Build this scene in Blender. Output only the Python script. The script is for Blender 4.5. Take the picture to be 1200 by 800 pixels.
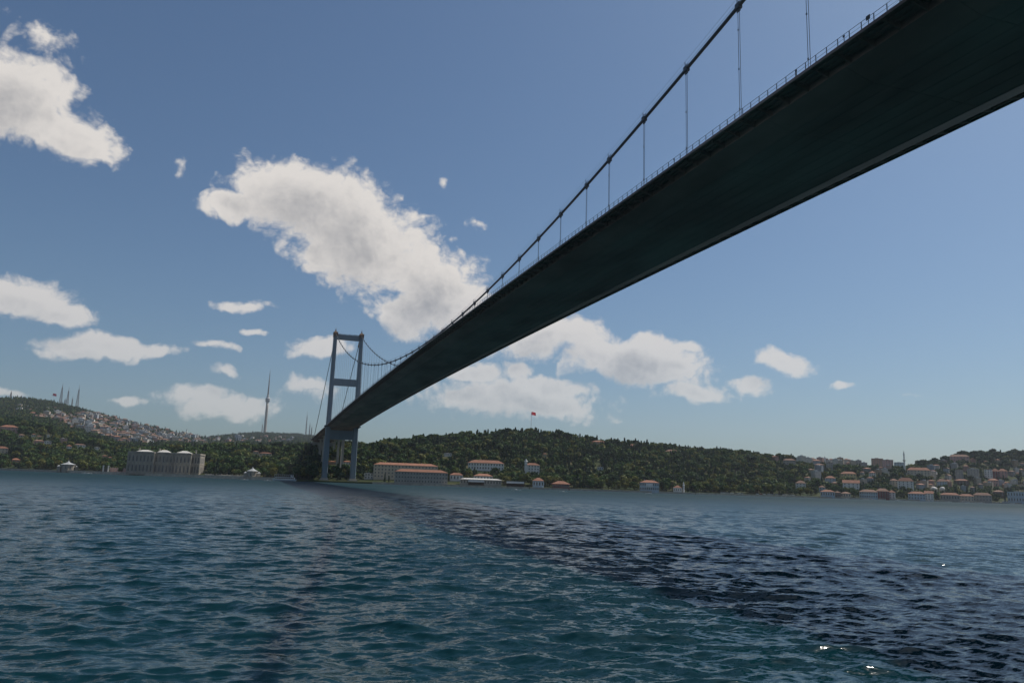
import bpy, math, random
import numpy as np
from mathutils import Vector, Matrix

random.seed(7)
rng = np.random.default_rng(7)
sc = bpy.context.scene
for o in list(bpy.data.objects):
    bpy.data.objects.remove(o)
COL = sc.collection
R_ = math.radians

# ------------------------------------------------------------------ camera
F_PX, YAW, PITCH, ROLL = 919.59, 0.3082, 0.1780, 0.0341      # pixels of a 1200 px wide picture, radians
CAM = np.array([-88.78, -351.69, 6.0])

def cam_axes():
    cy, sy, cp, sp = math.cos(YAW), math.sin(YAW), math.cos(PITCH), math.sin(PITCH)
    f = np.array([sy * cp, cy * cp, sp]); r = np.array([cy, -sy, 0.0]); u = np.cross(r, f)
    c, s = math.cos(ROLL), math.sin(ROLL)
    return f, c * r + s * u, -s * r + c * u
FWD, RGT, UPV = cam_axes()
cam_data = bpy.data.cameras.new('camera')
cam = bpy.data.objects.new('camera', cam_data)
COL.objects.link(cam)
cam_data.sensor_width = 36.0
cam_data.sensor_fit = 'HORIZONTAL'
cam_data.lens = 36.0 * F_PX / 1200.0
cam_data.clip_start = 0.5
cam_data.clip_end = 60000.0
M = Matrix.Identity(4)
for i in range(3):
    M[i][0], M[i][1], M[i][2], M[i][3] = RGT[i], UPV[i], -FWD[i], CAM[i]
cam.matrix_world = M
sc.camera = cam

def ray(x, y):
    d = FWD + RGT * (x - 600) / F_PX - UPV * (y - 400) / F_PX
    return d / np.linalg.norm(d)

def proj(p):
    d = np.asarray(p, float) - CAM
    z = d @ FWD
    return 600 + F_PX * (d @ RGT) / z, 400 - F_PX * (d @ UPV) / z

# ------------------------------------------------------------------ sun, sky, exposure
SUN_EL, SUN_AZ = 52.8, 74.0            # azimuth clockwise from +Y
sc.view_settings.view_transform = 'Standard'
sc.view_settings.look = 'None'
sc.view_settings.exposure = -0.25
sc.view_settings.gamma = 1.0
sc.view_settings.use_curve_mapping = False
sun_dir = Vector((math.sin(R_(SUN_AZ)) * math.cos(R_(SUN_EL)), math.cos(R_(SUN_AZ)) * math.cos(R_(SUN_EL)), math.sin(R_(SUN_EL))))
sl = bpy.data.lights.new('sun', 'SUN')
sl.energy = 4.6
sl.angle = R_(0.53)
sl.color = (1.0, 0.94, 0.85)
so = bpy.data.objects.new('sun', sl)
COL.objects.link(so)
so.rotation_euler = (-sun_dir).to_track_quat('-Z', 'Y').to_euler()
so.location = (0, 0, 900)

SKY_STRENGTH = 0.080
world = bpy.data.worlds.new('World')
sc.world = world
world.use_nodes = True

# clouds of the sky: (px x, px y, half width, half height, tilt, weight)
CLOUDS = [
    (352, 236, 88, 44, 22, 1.0), (430, 285, 110, 66, 32, 1.05), (512, 340, 78, 52, 28, 1.0), (275, 240, 40, 18, 5, .8), (470, 368, 50, 26, 20, .9),
    (12, 112, 92, 58, 22, 1.05), (85, 152, 66, 38, 20, .95), (40, 42, 60, 34, 35, .55),
    (18, 350, 70, 32, 10, 1.0), (72, 370, 46, 16, 8, .9),
    (120, 409, 84, 17, 2, .95), (185, 411, 40, 12, 0, .8),
    (378, 407, 42, 18, 0, .95),
    (630, 398, 66, 27, -12, .95), (748, 424, 100, 30, 4, .95), (680, 394, 40, 22, 10, .85), (775, 408, 40, 18, 10, .8),
    (600, 470, 120, 27, 4, .85), (556, 438, 42, 13, 0, .75), (606, 434, 24, 15, 0, .75), (650, 455, 60, 16, 6, .8),
    (912, 426, 36, 22, 12, .95), (880, 454, 32, 13, 5, .8), (815, 460, 52, 14, 4, .75),
    (268, 475, 80, 22, 4, .8), (360, 455, 46, 16, 2, .75), (290, 359, 44, 9, 2, .6), (245, 405, 32, 8, 8, .62), (296, 388, 20, 6, 0, .62),
    (268, 435, 22, 8, 4, .62), (150, 473, 24, 9, 2, .7), (228, 463, 18, 9, 12, .7),
    (207, 190, 12, 20, -20, .42), (565, 267, 18, 16, 15, .42), (498, 253, 20, 7, -5, .42), (528, 280, 9, 10, 20, .38), (150, 172, 10, 18, 10, .36),
    (982, 450, 16, 6, 0, .6), (1065, 458, 28, 7, 0, .5), (0, 458, 32, 10, 5, .75), (808, 404, 20, 8, 0, .6), (522, 214, 9, 12, 10, .4),
]

def build_cloud_group():
    g = bpy.data.node_groups.new('cloud_density', 'ShaderNodeTree')
    g.interface.new_socket('Vector', in_out='INPUT', socket_type='NodeSocketVector')
    g.interface.new_socket('Density', in_out='OUTPUT', socket_type='NodeSocketFloat')
    n, l = g.nodes, g.links
    gi = n.new('NodeGroupInput'); go = n.new('NodeGroupOutput')
    vin = gi.outputs['Vector']
    # slow warp so that outlines are ragged
    nw = n.new('ShaderNodeTexNoise'); nw.inputs['Scale'].default_value = 16; nw.inputs['Detail'].default_value = 3
    l.new(vin, nw.inputs['Vector'])
    sub = n.new('ShaderNodeVectorMath'); sub.operation = 'SUBTRACT'; sub.inputs[1].default_value = (.5, .5, .5)
    l.new(nw.outputs['Color'], sub.inputs[0])
    sca = n.new('ShaderNodeVectorMath'); sca.operation = 'MULTIPLY_ADD'; sca.inputs[1].default_value = (.035, .035, .035)
    l.new(sub.outputs[0], sca.inputs[0]); l.new(vin, sca.inputs[2])
    v = sca.outputs[0]
    acc = None
    def mx(a, b):
        m = n.new('ShaderNodeMath'); m.operation = 'MAXIMUM'
        l.new(a, m.inputs[0]); l.new(b, m.inputs[1]); return m.outputs[0]
    for (x, y, a, b, tilt, w) in CLOUDS:
        c = ray(x, y)
        ex = RGT - c * (RGT @ c); ex /= np.linalg.norm(ex)
        ey = np.cross(c, ex); ey /= np.linalg.norm(ey)
        ey = -ey if ey @ (-UPV) < 0 else ey                # ey points down the picture
        t = R_(tilt)
        ax = ex * math.cos(t) + ey * math.sin(t); ay = -ex * math.sin(t) + ey * math.cos(t); az = np.cross(ax, ay)
        mat = Matrix((ax, ay, az)).transposed()
        k = (c @ FWD) ** 1.5 / F_PX
        mp = n.new('ShaderNodeMapping'); mp.vector_type = 'TEXTURE'
        mp.inputs['Location'].default_value = c
        mp.inputs['Rotation'].default_value = mat.to_euler()
        mp.inputs['Scale'].default_value = (a * k * 1.42, b * k * 1.38, .3)
        l.new(v, mp.inputs['Vector'])
        gr = n.new('ShaderNodeTexGradient'); gr.gradient_type = 'SPHERICAL'
        l.new(mp.outputs[0], gr.inputs[0])
        m = n.new('ShaderNodeMath'); m.operation = 'MULTIPLY'; m.inputs[1].default_value = w
        m.use_clamp = True
        l.new(gr.outputs['Fac'], m.inputs[0])
        acc = m.outputs[0] if acc is None else mx(acc, m.outputs[0])
    # the same kind of sky goes on outside the frame
    sep = n.new('ShaderNodeSeparateXYZ'); l.new(vin, sep.inputs[0])
    zz = n.new('ShaderNodeMath'); zz.operation = 'MAXIMUM'; zz.inputs[1].default_value = .02; l.new(sep.outputs['Z'], zz.inputs[0])
    za = n.new('ShaderNodeMath'); za.operation = 'ADD'; za.inputs[1].default_value = .12; l.new(zz.outputs[0], za.inputs[0])
    dv = n.new('ShaderNodeVectorMath'); dv.operation = 'DIVIDE'; l.new(vin, dv.inputs[0])
    cz = n.new('ShaderNodeCombineXYZ')
    for k_ in range(3): l.new(za.outputs[0], cz.inputs[k_])
    l.new(cz.outputs[0], dv.inputs[1])
    ng = n.new('ShaderNodeTexNoise'); ng.inputs['Scale'].default_value = 1.1; ng.inputs['Detail'].default_value = 2
    l.new(dv.outputs[0], ng.inputs['Vector'])
    mr = n.new('ShaderNodeMapRange'); mr.inputs['From Min'].default_value = .52; mr.inputs['From Max'].default_value = .72; mr.inputs['To Max'].default_value = .8
    l.new(ng.outputs['Fac'], mr.inputs['Value'])
    dt = n.new('ShaderNodeVectorMath'); dt.operation = 'DOT_PRODUCT'; dt.inputs[1].default_value = tuple(FWD); l.new(vin, dt.inputs[0])
    fr = n.new('ShaderNodeMapRange'); fr.inputs['From Min'].default_value = .80; fr.inputs['From Max'].default_value = .70
    l.new(dt.outputs['Value'], fr.inputs['Value'])
    mg = n.new('ShaderNodeMath'); mg.operation = 'MULTIPLY'; l.new(mr.outputs[0], mg.inputs[0]); l.new(fr.outputs[0], mg.inputs[1])
    acc = mx(acc, mg.outputs[0])
    # billow: fbm, flatter near the horizon
    st = n.new('ShaderNodeVectorMath'); st.operation = 'MULTIPLY'; st.inputs[1].default_value = (1, 1, 1.5); l.new(vin, st.inputs[0])
    nf = n.new('ShaderNodeTexNoise'); nf.inputs['Scale'].default_value = 11; nf.inputs['Detail'].default_value = 8; nf.inputs['Roughness'].default_value = .64
    nf.inputs['Distortion'].default_value = .25
    l.new(st.outputs[0], nf.inputs['Vector'])
    vo = n.new('ShaderNodeTexNoise'); vo.inputs['Scale'].default_value = 42; vo.inputs['Detail'].default_value = 3
    l.new(sca.outputs[0], vo.inputs['Vector'])
    # folded noise gives rounded billows with creases between them
    vb = n.new('ShaderNodeMath'); vb.operation = 'SUBTRACT'; vb.inputs[1].default_value = .5; l.new(vo.outputs['Fac'], vb.inputs[0])
    va = n.new('ShaderNodeMath'); va.operation = 'ABSOLUTE'; l.new(vb.outputs[0], va.inputs[0])
    a1 = n.new('ShaderNodeMath'); a1.operation = 'MULTIPLY_ADD'; a1.inputs[1].default_value = 1.0
    l.new(acc, a1.inputs[0])
    f1 = n.new('ShaderNodeMath'); f1.operation = 'MULTIPLY_ADD'; f1.inputs[1].default_value = 1.15; f1.inputs[2].default_value = -.575
    l.new(nf.outputs['Fac'], f1.inputs[0])
    v1 = n.new('ShaderNodeMath'); v1.operation = 'MULTIPLY_ADD'; v1.inputs[1].default_value = .9; v1.inputs[2].default_value = -.09
    l.new(va.outputs[0], v1.inputs[0])
    fs = n.new('ShaderNodeMath'); fs.operation = 'ADD'; l.new(f1.outputs[0], fs.inputs[0]); l.new(v1.outputs[0], fs.inputs[1])
    l.new(fs.outputs[0], a1.inputs[2])
    # nothing where no cloud mass is
    gate = n.new('ShaderNodeMapRange'); gate.inputs['From Min'].default_value = 0.0; gate.inputs['From Max'].default_value = .12
    l.new(acc, gate.inputs['Value'])
    o = n.new('ShaderNodeMath'); o.operation = 'MULTIPLY'; l.new(a1.outputs[0], o.inputs[0]); l.new(gate.outputs[0], o.inputs[1])
    l.new(o.outputs[0], go.inputs['Density'])
    return g

def build_world():
    nt = world.node_tree; n, l = nt.nodes, nt.links
    n.clear()
    out = n.new('ShaderNodeOutputWorld')
    sky = n.new('ShaderNodeTexSky'); sky.sky_type = 'NISHITA'; sky.sun_disc = False
    sky.sun_elevation = R_(SUN_EL); sky.sun_rotation = R_(SUN_AZ)
    sky.altitude = 0; sky.air_density = 1.0; sky.dust_density = 1.3; sky.ozone_density = 2.2
    bg = n.new('ShaderNodeBackground'); bg.inputs['Strength'].default_value = SKY_STRENGTH
    wb = n.new('ShaderNodeVectorMath'); wb.operation = 'MULTIPLY'; wb.inputs[1].default_value = (.80, .98, 1.10)   # the photograph's cool white balance
    l.new(sky.outputs[0], wb.inputs[0]); l.new(wb.outputs[0], bg.inputs['Color'])
    tc = n.new('ShaderNodeTexCoord')
    nrm = n.new('ShaderNodeVectorMath'); nrm.operation = 'NORMALIZE'; l.new(tc.outputs['Generated'], nrm.inputs[0])
    grp = build_cloud_group()
    g1 = n.new('ShaderNodeGroup'); g1.node_tree = grp; l.new(nrm.outputs[0], g1.inputs[0])
    # cloud thickness towards the sun shades it
    off = n.new('ShaderNodeVectorMath'); off.operation = 'ADD'
    sv = np.array(sun_dir); tang = sv - FWD * (sv @ FWD); tang = tang / np.linalg.norm(tang) * .030
    off.inputs[1].default_value = tuple(tang)
    l.new(nrm.outputs[0], off.inputs[0])
    g2 = n.new('ShaderNodeGroup'); g2.node_tree = grp; l.new(off.outputs[0], g2.inputs[0])
    al = n.new('ShaderNodeMapRange'); al.interpolation_type = 'SMOOTHSTEP'
    al.inputs['From Min'].default_value = .20; al.inputs['From Max'].default_value = .50
    l.new(g1.outputs[0], al.inputs['Value'])
    sh = n.new('ShaderNodeMath'); sh.operation = 'MULTIPLY_ADD'; sh.inputs[1].default_value = .6
    l.new(g2.outputs[0], sh.inputs[0])
    s1 = n.new('ShaderNodeMath'); s1.operation = 'MULTIPLY'; s1.inputs[1].default_value = .55; l.new(g1.outputs[0], s1.inputs[0])
    l.new(s1.outputs[0], sh.inputs[2])
    lit = n.new('ShaderNodeMapRange'); lit.interpolation_type = 'SMOOTHSTEP'
    lit.inputs['From Min'].default_value = .38; lit.inputs['From Max'].default_value = 1.25
    l.new(sh.outputs[0], lit.inputs['Value'])
    mc = n.new('ShaderNodeMix'); mc.data_type = 'RGBA'
    mc.inputs['A'].default_value = (1.02, .965, .91, 1); mc.inputs['B'].default_value = (.46, .46, .48, 1)
    l.new(lit.outputs[0], mc.inputs['Factor'])
    bc = n.new('ShaderNodeBackground'); bc.inputs['Strength'].default_value = .88
    l.new(mc.outputs['Result'], bc.inputs['Color'])
    # low clouds sink into the pale air near the horizon
    sp = n.new('ShaderNodeSeparateXYZ'); l.new(nrm.outputs[0], sp.inputs[0])
    hz = n.new('ShaderNodeMapRange'); hz.inputs['From Min'].default_value = .02; hz.inputs['From Max'].default_value = .26
    hz.inputs['To Min'].default_value = .5; hz.inputs['To Max'].default_value = .97
    l.new(sp.outputs['Z'], hz.inputs['Value'])
    fa = n.new('ShaderNodeMath'); fa.operation = 'MULTIPLY'; l.new(al.outputs[0], fa.inputs[0]); l.new(hz.outputs[0], fa.inputs[1])
    mix = n.new('ShaderNodeMixShader')
    l.new(fa.outputs[0], mix.inputs[0]); l.new(bg.outputs[0], mix.inputs[1]); l.new(bc.outputs[0], mix.inputs[2])
    l.new(mix.outputs[0], out.inputs['Surface'])
build_world()
world.cycles.sampling_method = 'MANUAL'
world.cycles.sample_map_resolution = 512
sc.cycles.use_denoising = True
sc.cycles.max_bounces = 6
sc.cycles.diffuse_bounces = 2
sc.cycles.glossy_bounces = 3
sc.cycles.volume_bounces = 0
sc.cycles.transparent_max_bounces = 6
sc.cycles.caustics_reflective = False

# ------------------------------------------------------------------ helpers
def mat(name, color, rough=.7, var=.15, scale=.4, spec=.3, metal=0.0, objcol=False, streak=None, bump=0.0, randv=0.0):
    m = bpy.data.materials.new(name); m.use_nodes = True
    n, l = m.node_tree.nodes, m.node_tree.links
    b = n['Principled BSDF']
    b.inputs['Roughness'].default_value = rough
    b.inputs['Specular IOR Level'].default_value = spec
    b.inputs['Metallic'].default_value = metal
    tc = n.new('ShaderNodeTexCoord')
    nz = n.new('ShaderNodeTexNoise'); nz.inputs['Scale'].default_value = scale; nz.inputs['Detail'].default_value = 5
    mp = n.new('ShaderNodeMapping'); l.new(tc.outputs['Object'], mp.inputs['Vector'])
    if streak: mp.inputs['Scale'].default_value = streak
    l.new(mp.outputs[0], nz.inputs['Vector'])
    mr = n.new('ShaderNodeMapRange'); mr.inputs['From Min'].default_value = .3; mr.inputs['From Max'].default_value = .7
    mr.inputs['To Min'].default_value = 1 - var; mr.inputs['To Max'].default_value = 1 + var
    l.new(nz.outputs['Fac'], mr.inputs['Value'])
    fac = mr.outputs[0]
    oi = None
    if objcol or randv: oi = n.new('ShaderNodeObjectInfo')
    if randv:
        r2 = n.new('ShaderNodeMapRange'); r2.inputs['To Min'].default_value = 1 - randv; r2.inputs['To Max'].default_value = 1 + randv
        l.new(oi.outputs['Random'], r2.inputs['Value'])
        mm = n.new('ShaderNodeMath'); mm.operation = 'MULTIPLY'; l.new(fac, mm.inputs[0]); l.new(r2.outputs[0], mm.inputs[1]); fac = mm.outputs[0]
    vm = n.new('ShaderNodeVectorMath'); vm.operation = 'SCALE'
    vm.inputs[0].default_value = color[:3]
    if objcol: l.new(oi.outputs['Color'], vm.inputs[0])
    l.new(fac, vm.inputs['Scale'])
    l.new(vm.outputs[0], b.inputs['Base Color'])
    if bump:
        bp = n.new('ShaderNodeBump'); bp.inputs['Strength'].default_value = bump; bp.inputs['Distance'].default_value = .2
        l.new(nz.outputs['Fac'], bp.inputs['Height']); l.new(bp.outputs[0], b.inputs['Normal'])
    return m

def leaf_mat(name, c0, c1, c2):
    m = bpy.data.materials.new(name); m.use_nodes = True
    n, l = m.node_tree.nodes, m.node_tree.links
    b = n['Principled BSDF']; b.inputs['Roughness'].default_value = .65; b.inputs['Specular IOR Level'].default_value = .2
    oi = n.new('ShaderNodeObjectInfo')
    cr = n.new('ShaderNodeValToRGB'); cr.color_ramp.elements[0].color = (*c0, 1); cr.color_ramp.elements[1].color = (*c2, 1)
    e = cr.color_ramp.elements.new(.6); e.color = (*c1, 1)
    l.new(oi.outputs['Random'], cr.inputs[0])
    ge = n.new('ShaderNodeNewGeometry')
    mr = n.new('ShaderNodeMapRange'); mr.inputs['To Min'].default_value = .75; mr.inputs['To Max'].default_value = 1.25
    l.new(ge.outputs['Random Per Island'], mr.inputs['Value'])
    vm = n.new('ShaderNodeVectorMath'); vm.operation = 'SCALE'; l.new(cr.outputs[0], vm.inputs[0]); l.new(mr.outputs[0], vm.inputs['Scale'])
    l.new(vm.outputs[0], b.inputs['Base Color'])
    tr = n.new('ShaderNodeBsdfTranslucent'); l.new(vm.outputs[0], tr.inputs['Color'])
    mx = n.new('ShaderNodeMixShader'); mx.inputs[0].default_value = .25
    l.new(b.outputs[0], mx.inputs[1]); l.new(tr.outputs[0], mx.inputs[2])
    l.new(mx.outputs[0], n['Material Output'].inputs['Surface'])
    return m

class MB:
    def __init__(s): s.v = []; s.f = []; s.m = []
    def add(s, verts, faces, mi=0):
        o = len(s.v); s.v.extend([tuple(map(float, p)) for p in verts])
        for fc in faces: s.f.append(tuple(i + o for i in fc)); s.m.append(mi)
        return s
    def box(s, x0, x1, y0, y1, z0, z1, mi=0, top=None):
        # top=(x0,x1,y0,y1) makes a tapered box
        a = (x0, x1, y0, y1); t = top or a
        v = [(a[0], a[2], z0), (a[1], a[2], z0), (a[1], a[3], z0), (a[0], a[3], z0), (t[0], t[2], z1), (t[1], t[2], z1), (t[1], t[3], z1), (t[0], t[3], z1)]
        return s.add(v, [(3, 2, 1, 0), (4, 5, 6, 7), (0, 1, 5, 4), (1, 2, 6, 5), (2, 3, 7, 6), (3, 0, 4, 7)], mi)
    def tube(s, pts, r, n=6, mi=0, caps=True):
        pts = [np.asarray(p, float) for p in pts]; rs = r if hasattr(r, '__len__') else [r] * len(pts)
        rings = []
        for i, p in enumerate(pts):
            t = pts[min(i + 1, len(pts) - 1)] - pts[max(i - 1, 0)]; t = t / (np.linalg.norm(t) + 1e-9)
            a = np.array([0, 0, 1.0]) if abs(t[2]) < .9 else np.array([1.0, 0, 0])
            b1 = np.cross(t, a); b1 /= np.linalg.norm(b1); b2 = np.cross(t, b1)
            rings.append([p + rs[i] * (math.cos(2 * math.pi * k / n) * b1 + math.sin(2 * math.pi * k / n) * b2) for k in range(n)])
        v = [q for rg in rings for q in rg]; fc = []
        for i in range(len(pts) - 1):
            for k in range(n):
                k2 = (k + 1) % n; fc.append((i * n + k, i * n + k2, (i + 1) * n + k2, (i + 1) * n + k))
        if caps: fc.append(tuple(range(n - 1, -1, -1))); fc.append(tuple((len(pts) - 1) * n + k for k in range(n)))
        return s.add(v, fc, mi)
    def lathe(s, prof, n=16, mi=0, cx=0, cy=0):
        v = []; fc = []
        for r, z in prof:
            for k in range(n): v.append((cx + r * math.cos(2 * math.pi * k / n), cy + r * math.sin(2 * math.pi * k / n), z))
        for i in range(len(prof) - 1):
            for k in range(n):
                k2 = (k + 1) % n; fc.append((i * n + k, i * n + k2, (i + 1) * n + k2, (i + 1) * n + k))
        fc.append(tuple(range(n - 1, -1, -1))); fc.append(tuple((len(prof) - 1) * n + k for k in range(n)))
        return s.add(v, fc, mi)
    def hip(s, w, d, z, h, over=.6, mi=0, gable=False, cx=0, cy=0, ridge=None):
        a, b = w / 2 + over, d / 2 + over
        t = .22
        if w >= d:
            r = (a if gable else max(a - b * .95, 0.05)) if ridge is None else ridge
            rp = [(cx - r, cy, z + h), (cx + r, cy, z + h)]
            tp = [(2, 3, 7, 6)]
        v = [(cx - a, cy - b, z), (cx + a, cy - b, z), (cx + a, cy + b, z), (cx - a, cy + b, z), (cx - a, cy - b, z + t), (cx + a, cy - b, z + t), (cx + a, cy + b, z + t), (cx - a, cy + b, z + t)]
        if w >= d:
            v += rp; fc = [(4, 5, 9, 8), (6, 7, 8, 9), (7, 4, 8), (5, 6, 9)]
        else:
            r = (b if gable else max(b - a * .95, .05)) if ridge is None else ridge
            v += [(cx, cy - r, z + h), (cx, cy + r, z + h)]; fc = [(5, 6, 9, 8), (7, 4, 8, 9), (4, 5, 8), (6, 7, 9)]
        fc += [(3, 2, 1, 0), (0, 1, 5, 4), (1, 2, 6, 5), (2, 3, 7, 6), (3, 0, 4, 7)]
        return s.add(v, fc, mi)
    def mesh(s, name, mats, smooth=False):
        me = bpy.data.meshes.new(name); me.from_pydata(s.v, [], s.f)
        for m in mats: me.materials.append(m)
        if len(mats) > 1: me.polygons.foreach_set('material_index', s.m)
        if smooth: me.polygons.foreach_set('use_smooth', [True] * len(s.f))
        me.update(); return me
    def build(s, name, mats, parent=None, loc=(0, 0, 0), rz=0, smooth=False):
        mats = mats if isinstance(mats, (list, tuple)) else [mats]
        return put(name, s.mesh(name, mats, smooth), parent, loc, rz)

def put(name, me, parent=None, loc=(0, 0, 0), rz=0, scale=None):
    o = bpy.data.objects.new(name, me); COL.objects.link(o)
    o.location = loc; o.rotation_euler = (0, 0, rz)
    if scale is not None: o.scale = scale if hasattr(scale, '__len__') else (scale,) * 3
    if parent: o.parent = parent
    return o

def empty(name, loc=(0, 0, 0), rz=0):
    o = put(name, None, None, loc, rz); o.empty_display_size = 1; return o

def tag(o, label, cat, group=None):
    o['label'] = label; o['category'] = cat
    if group: o['group'] = group
    return o

def kind(o, k): o['kind'] = k; return o

# ------------------------------------------------------------------ materials
STEEL = mat('bridge_paint', (.17, .215, .25), .5, .12, .15, streak=(1, 1, .2))
SOFFIT = mat('soffit_paint', (.26, .17, .14), .6, .55, .09, streak=(1, .3, 1))
CABLE = mat('cable_wrap', (.10, .115, .13), .55, .15, .3)
ROPE = mat('hanger_rope', (.22, .25, .28), .5, .1, .3)
RUST = mat('saddle_brown', (.24, .15, .09), .7, .4, .5)
DARK = mat('dark_steel', (.05, .055, .06), .6, .2, .4)
CONC = mat('concrete', (.36, .33, .28), .85, .2, .15, bump=.3)
STONE = mat('quay_stone', (.46, .42, .35), .85, .25, .3, bump=.4)
MARBLE = mat('palace_stone', (.31, .28, .23), .75, .22, .25, bump=.2)
WHITE = mat('white_render', (.72, .70, .66), .7, .12, .2)
CREAM = mat('cream_render', (.55, .47, .36), .75, .14, .2)
GREYR = mat('grey_render', (.36, .33, .29), .8, .18, .2)
PINK = mat('pink_render', (.52, .30, .26), .75, .15, .2)
YELLOW = mat('yellow_render', (.62, .48, .22), .75, .12, .2)
REDW = mat('red_boards', (.16, .028, .022), .6, .2, .3)
BLUEW = mat('pale_blue_boards', (.42, .50, .55), .65, .12, .3)
BROWNW = mat('brown_boards', (.11, .07, .05), .7, .25, .3)
ORANGEB = mat('ochre_render', (.42, .24, .15), .75, .15, .2)
TILE = mat('roof_tile', (.25, .115, .070), .8, .28, .5, bump=.5, randv=.22)
TILEG = mat('weathered_roof_tile', (.22, .13, .092), .85, .3, .5, bump=.5, randv=.2)
LEAD = mat('lead_roof', (.42, .43, .43), .55, .15, .3)
PALE = mat('pale_roof', (.62, .59, .54), .6, .12, .3)
GLASS = mat('window_glass', (.022, .027, .032), .12, .2, 1.0, spec=.5)
FRAME = mat('window_frame', (.62, .60, .56), .6, .08, 1.0)
HWALL = mat('house_wall', (.6, .55, .5), .75, .15, .2, objcol=True)
BARK = mat('bark', (.07, .052, .038), .9, .3, .8)
LEAF = leaf_mat('broad_leaves', (.0338, .0728, .0182), (.0572, .1066, .0234), (.1170, .1365, .0286))
LEAFY = leaf_mat('yellowing_leaves', (.1045, .1188, .0198), (.1485, .1430, .0264), (.1210, .1540, .0330))
NEEDLE = leaf_mat('dark_needles', (.0200, .0450, .0163), (.0300, .0625, .0213), (.0500, .0800, .0250))
REDP = mat('flag_red', (.62, .02, .03), .7, .05, .5)
def translucent(m, f):
    n, l = m.node_tree.nodes, m.node_tree.links
    b = n['Principled BSDF']; tr = n.new('ShaderNodeBsdfTranslucent'); mx = n.new('ShaderNodeMixShader'); mx.inputs[0].default_value = f
    l.new(b.inputs['Base Color'].links[0].from_socket, tr.inputs['Color'])
    l.new(b.outputs[0], mx.inputs[1]); l.new(tr.outputs[0], mx.inputs[2]); l.new(mx.outputs[0], n['Material Output'].inputs['Surface'])
translucent(REDP, .55)
WHITEP = mat('white_paint', (.8, .8, .78), .45, .05, .5)

# ------------------------------------------------------------------ terrain
def az_of(x): 
    d = ray(x, 557 + .0342 * x)
    return math.atan2(d[0], d[1])
# px x, shore distance, wooded crest distance, its tree-top px y, far crest distance, far px y
TT = np.array([
    (-260, 1500, 1900, 470, 3400, 462), (-120, 1340, 1800, 476, 3400, 464), (0, 1220, 1700, 489, 3400, 467), (30, 1185, 1650, 494, 3400, 467), (60, 1150, 1600, 500, 3350, 471), (100, 1090, 1500, 512, 3300, 480),
    (150, 1020, 1330, 525, 3250, 494), (200, 985, 1200, 523, 3250, 505), (240, 960, 1200, 522, 3600, 513), (300, 925, 1200, 522, 4700, 507),
    (350, 885, 1200, 522, 4700, 509), (372, 876, 1200, 521, 4700, 512), (420, 872, 1200, 517, 4700, 520), (500, 862, 1200, 512, 3600, 520), (560, 865, 1250, 506, 3000, 520),
    (620, 880, 1280, 503, 2600, 520), (650, 895, 1290, 505, 2400, 520), (680, 910, 1300, 512, 2200, 524), (740, 940, 1330, 517, 2000, 528), (800, 980, 1380, 523, 2000, 532),
    (860, 1030, 1420, 528, 1950, 533), (920, 1090, 1500, 536, 1900, 536), (1000, 1180, 1550, 548, 2000, 541), (1060, 1270, 1600, 549, 2100, 544), (1090, 1320, 1700, 540, 2300, 548),
    (1130, 1410, 1820, 530, 2500, 542), (1200, 1550, 1950, 531, 2600, 540), (1320, 1850, 2300, 533, 3000, 540), (1460, 2400, 2900, 540, 3600, 545)], float)
T_AZ = np.array([az_of(x) for x in TT[:, 0]])
def az_px(x, y):
    d = ray(x, y); return math.atan2(d[0], d[1])
T_AZ1 = np.array([az_px(r[0], r[3]) for r in TT]); T_AZ3 = np.array([az_px(r[0], r[5]) for r in TT])
def elev(x, y):
    d = ray(x, y); return d[2] / math.hypot(d[0], d[1])
T_Z1 = np.array([6 + r[2] * elev(r[0], r[3]) - (11 if not 905 < r[0] < 1075 else 8) for r in TT])
T_Z3 = np.array([6 + r[4] * elev(r[0], r[5]) - 7 for r in TT])
def vnoise(x, y):
    return (np.sin(x * .021 + 1.3) * np.cos(y * .017 + .4) + .6 * np.sin(x * .047 - y * .039 + 2.1) + .35 * np.sin(x * .093 + y * .081))
def height(X, Y):
    X = np.asarray(X, float); Y = np.asarray(Y, float)
    dx, dy = X - CAM[0], Y - CAM[1]
    d = np.hypot(dx, dy); a = np.arctan2(dx, dy)
    ds = np.interp(a, T_AZ, TT[:, 1]); d1 = np.interp(a, T_AZ1, TT[:, 2]); d3 = np.interp(a, T_AZ3, TT[:, 4])
    z1 = np.interp(a, T_AZ1, T_Z1); z3 = np.interp(a, T_AZ3, T_Z3)
    t = np.clip((d - ds - 22) / (d1 - ds - 22), 0, 1)
    s = .45 * t + .55 * t * t * (3 - 2 * t)
    h = 2.0 + (z1 - 2.0) * s
    u = np.clip((d - d1) / (d3 - d1), 0, 1)
    dip = np.clip((d3 - d1) / 1500, 0, 1) * 18
    h2 = z1 + (z3 - z1) * (u ** 1.15) - dip * 4 * u * (1 - u) ** 2
    v = np.clip((d - d3) / 1500, 0, 1)
    h3 = z3 * (1 - .6 * v)
    h = np.where(d < d1, h, np.where(d < d3, h2, h3))
    amp = np.clip((d - ds - 30) / 200, 0, 1) * np.where(d > d1 + 100, 2.2, 1.6)
    h = h + vnoise(X, Y) * amp
    return h
def ground(x, d, y=None):
    """point on the ground in the direction of picture point (x, y) at distance d from the viewer's spot"""
    a = az_of(x) if y is None else az_px(x, y); X, Y = CAM[0] + d * math.sin(a), CAM[1] + d * math.cos(a)
    return np.array([X, Y, float(height(X, Y))])
def shore_d(x): return float(np.interp(x, TT[:, 0], TT[:, 1]))
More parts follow.
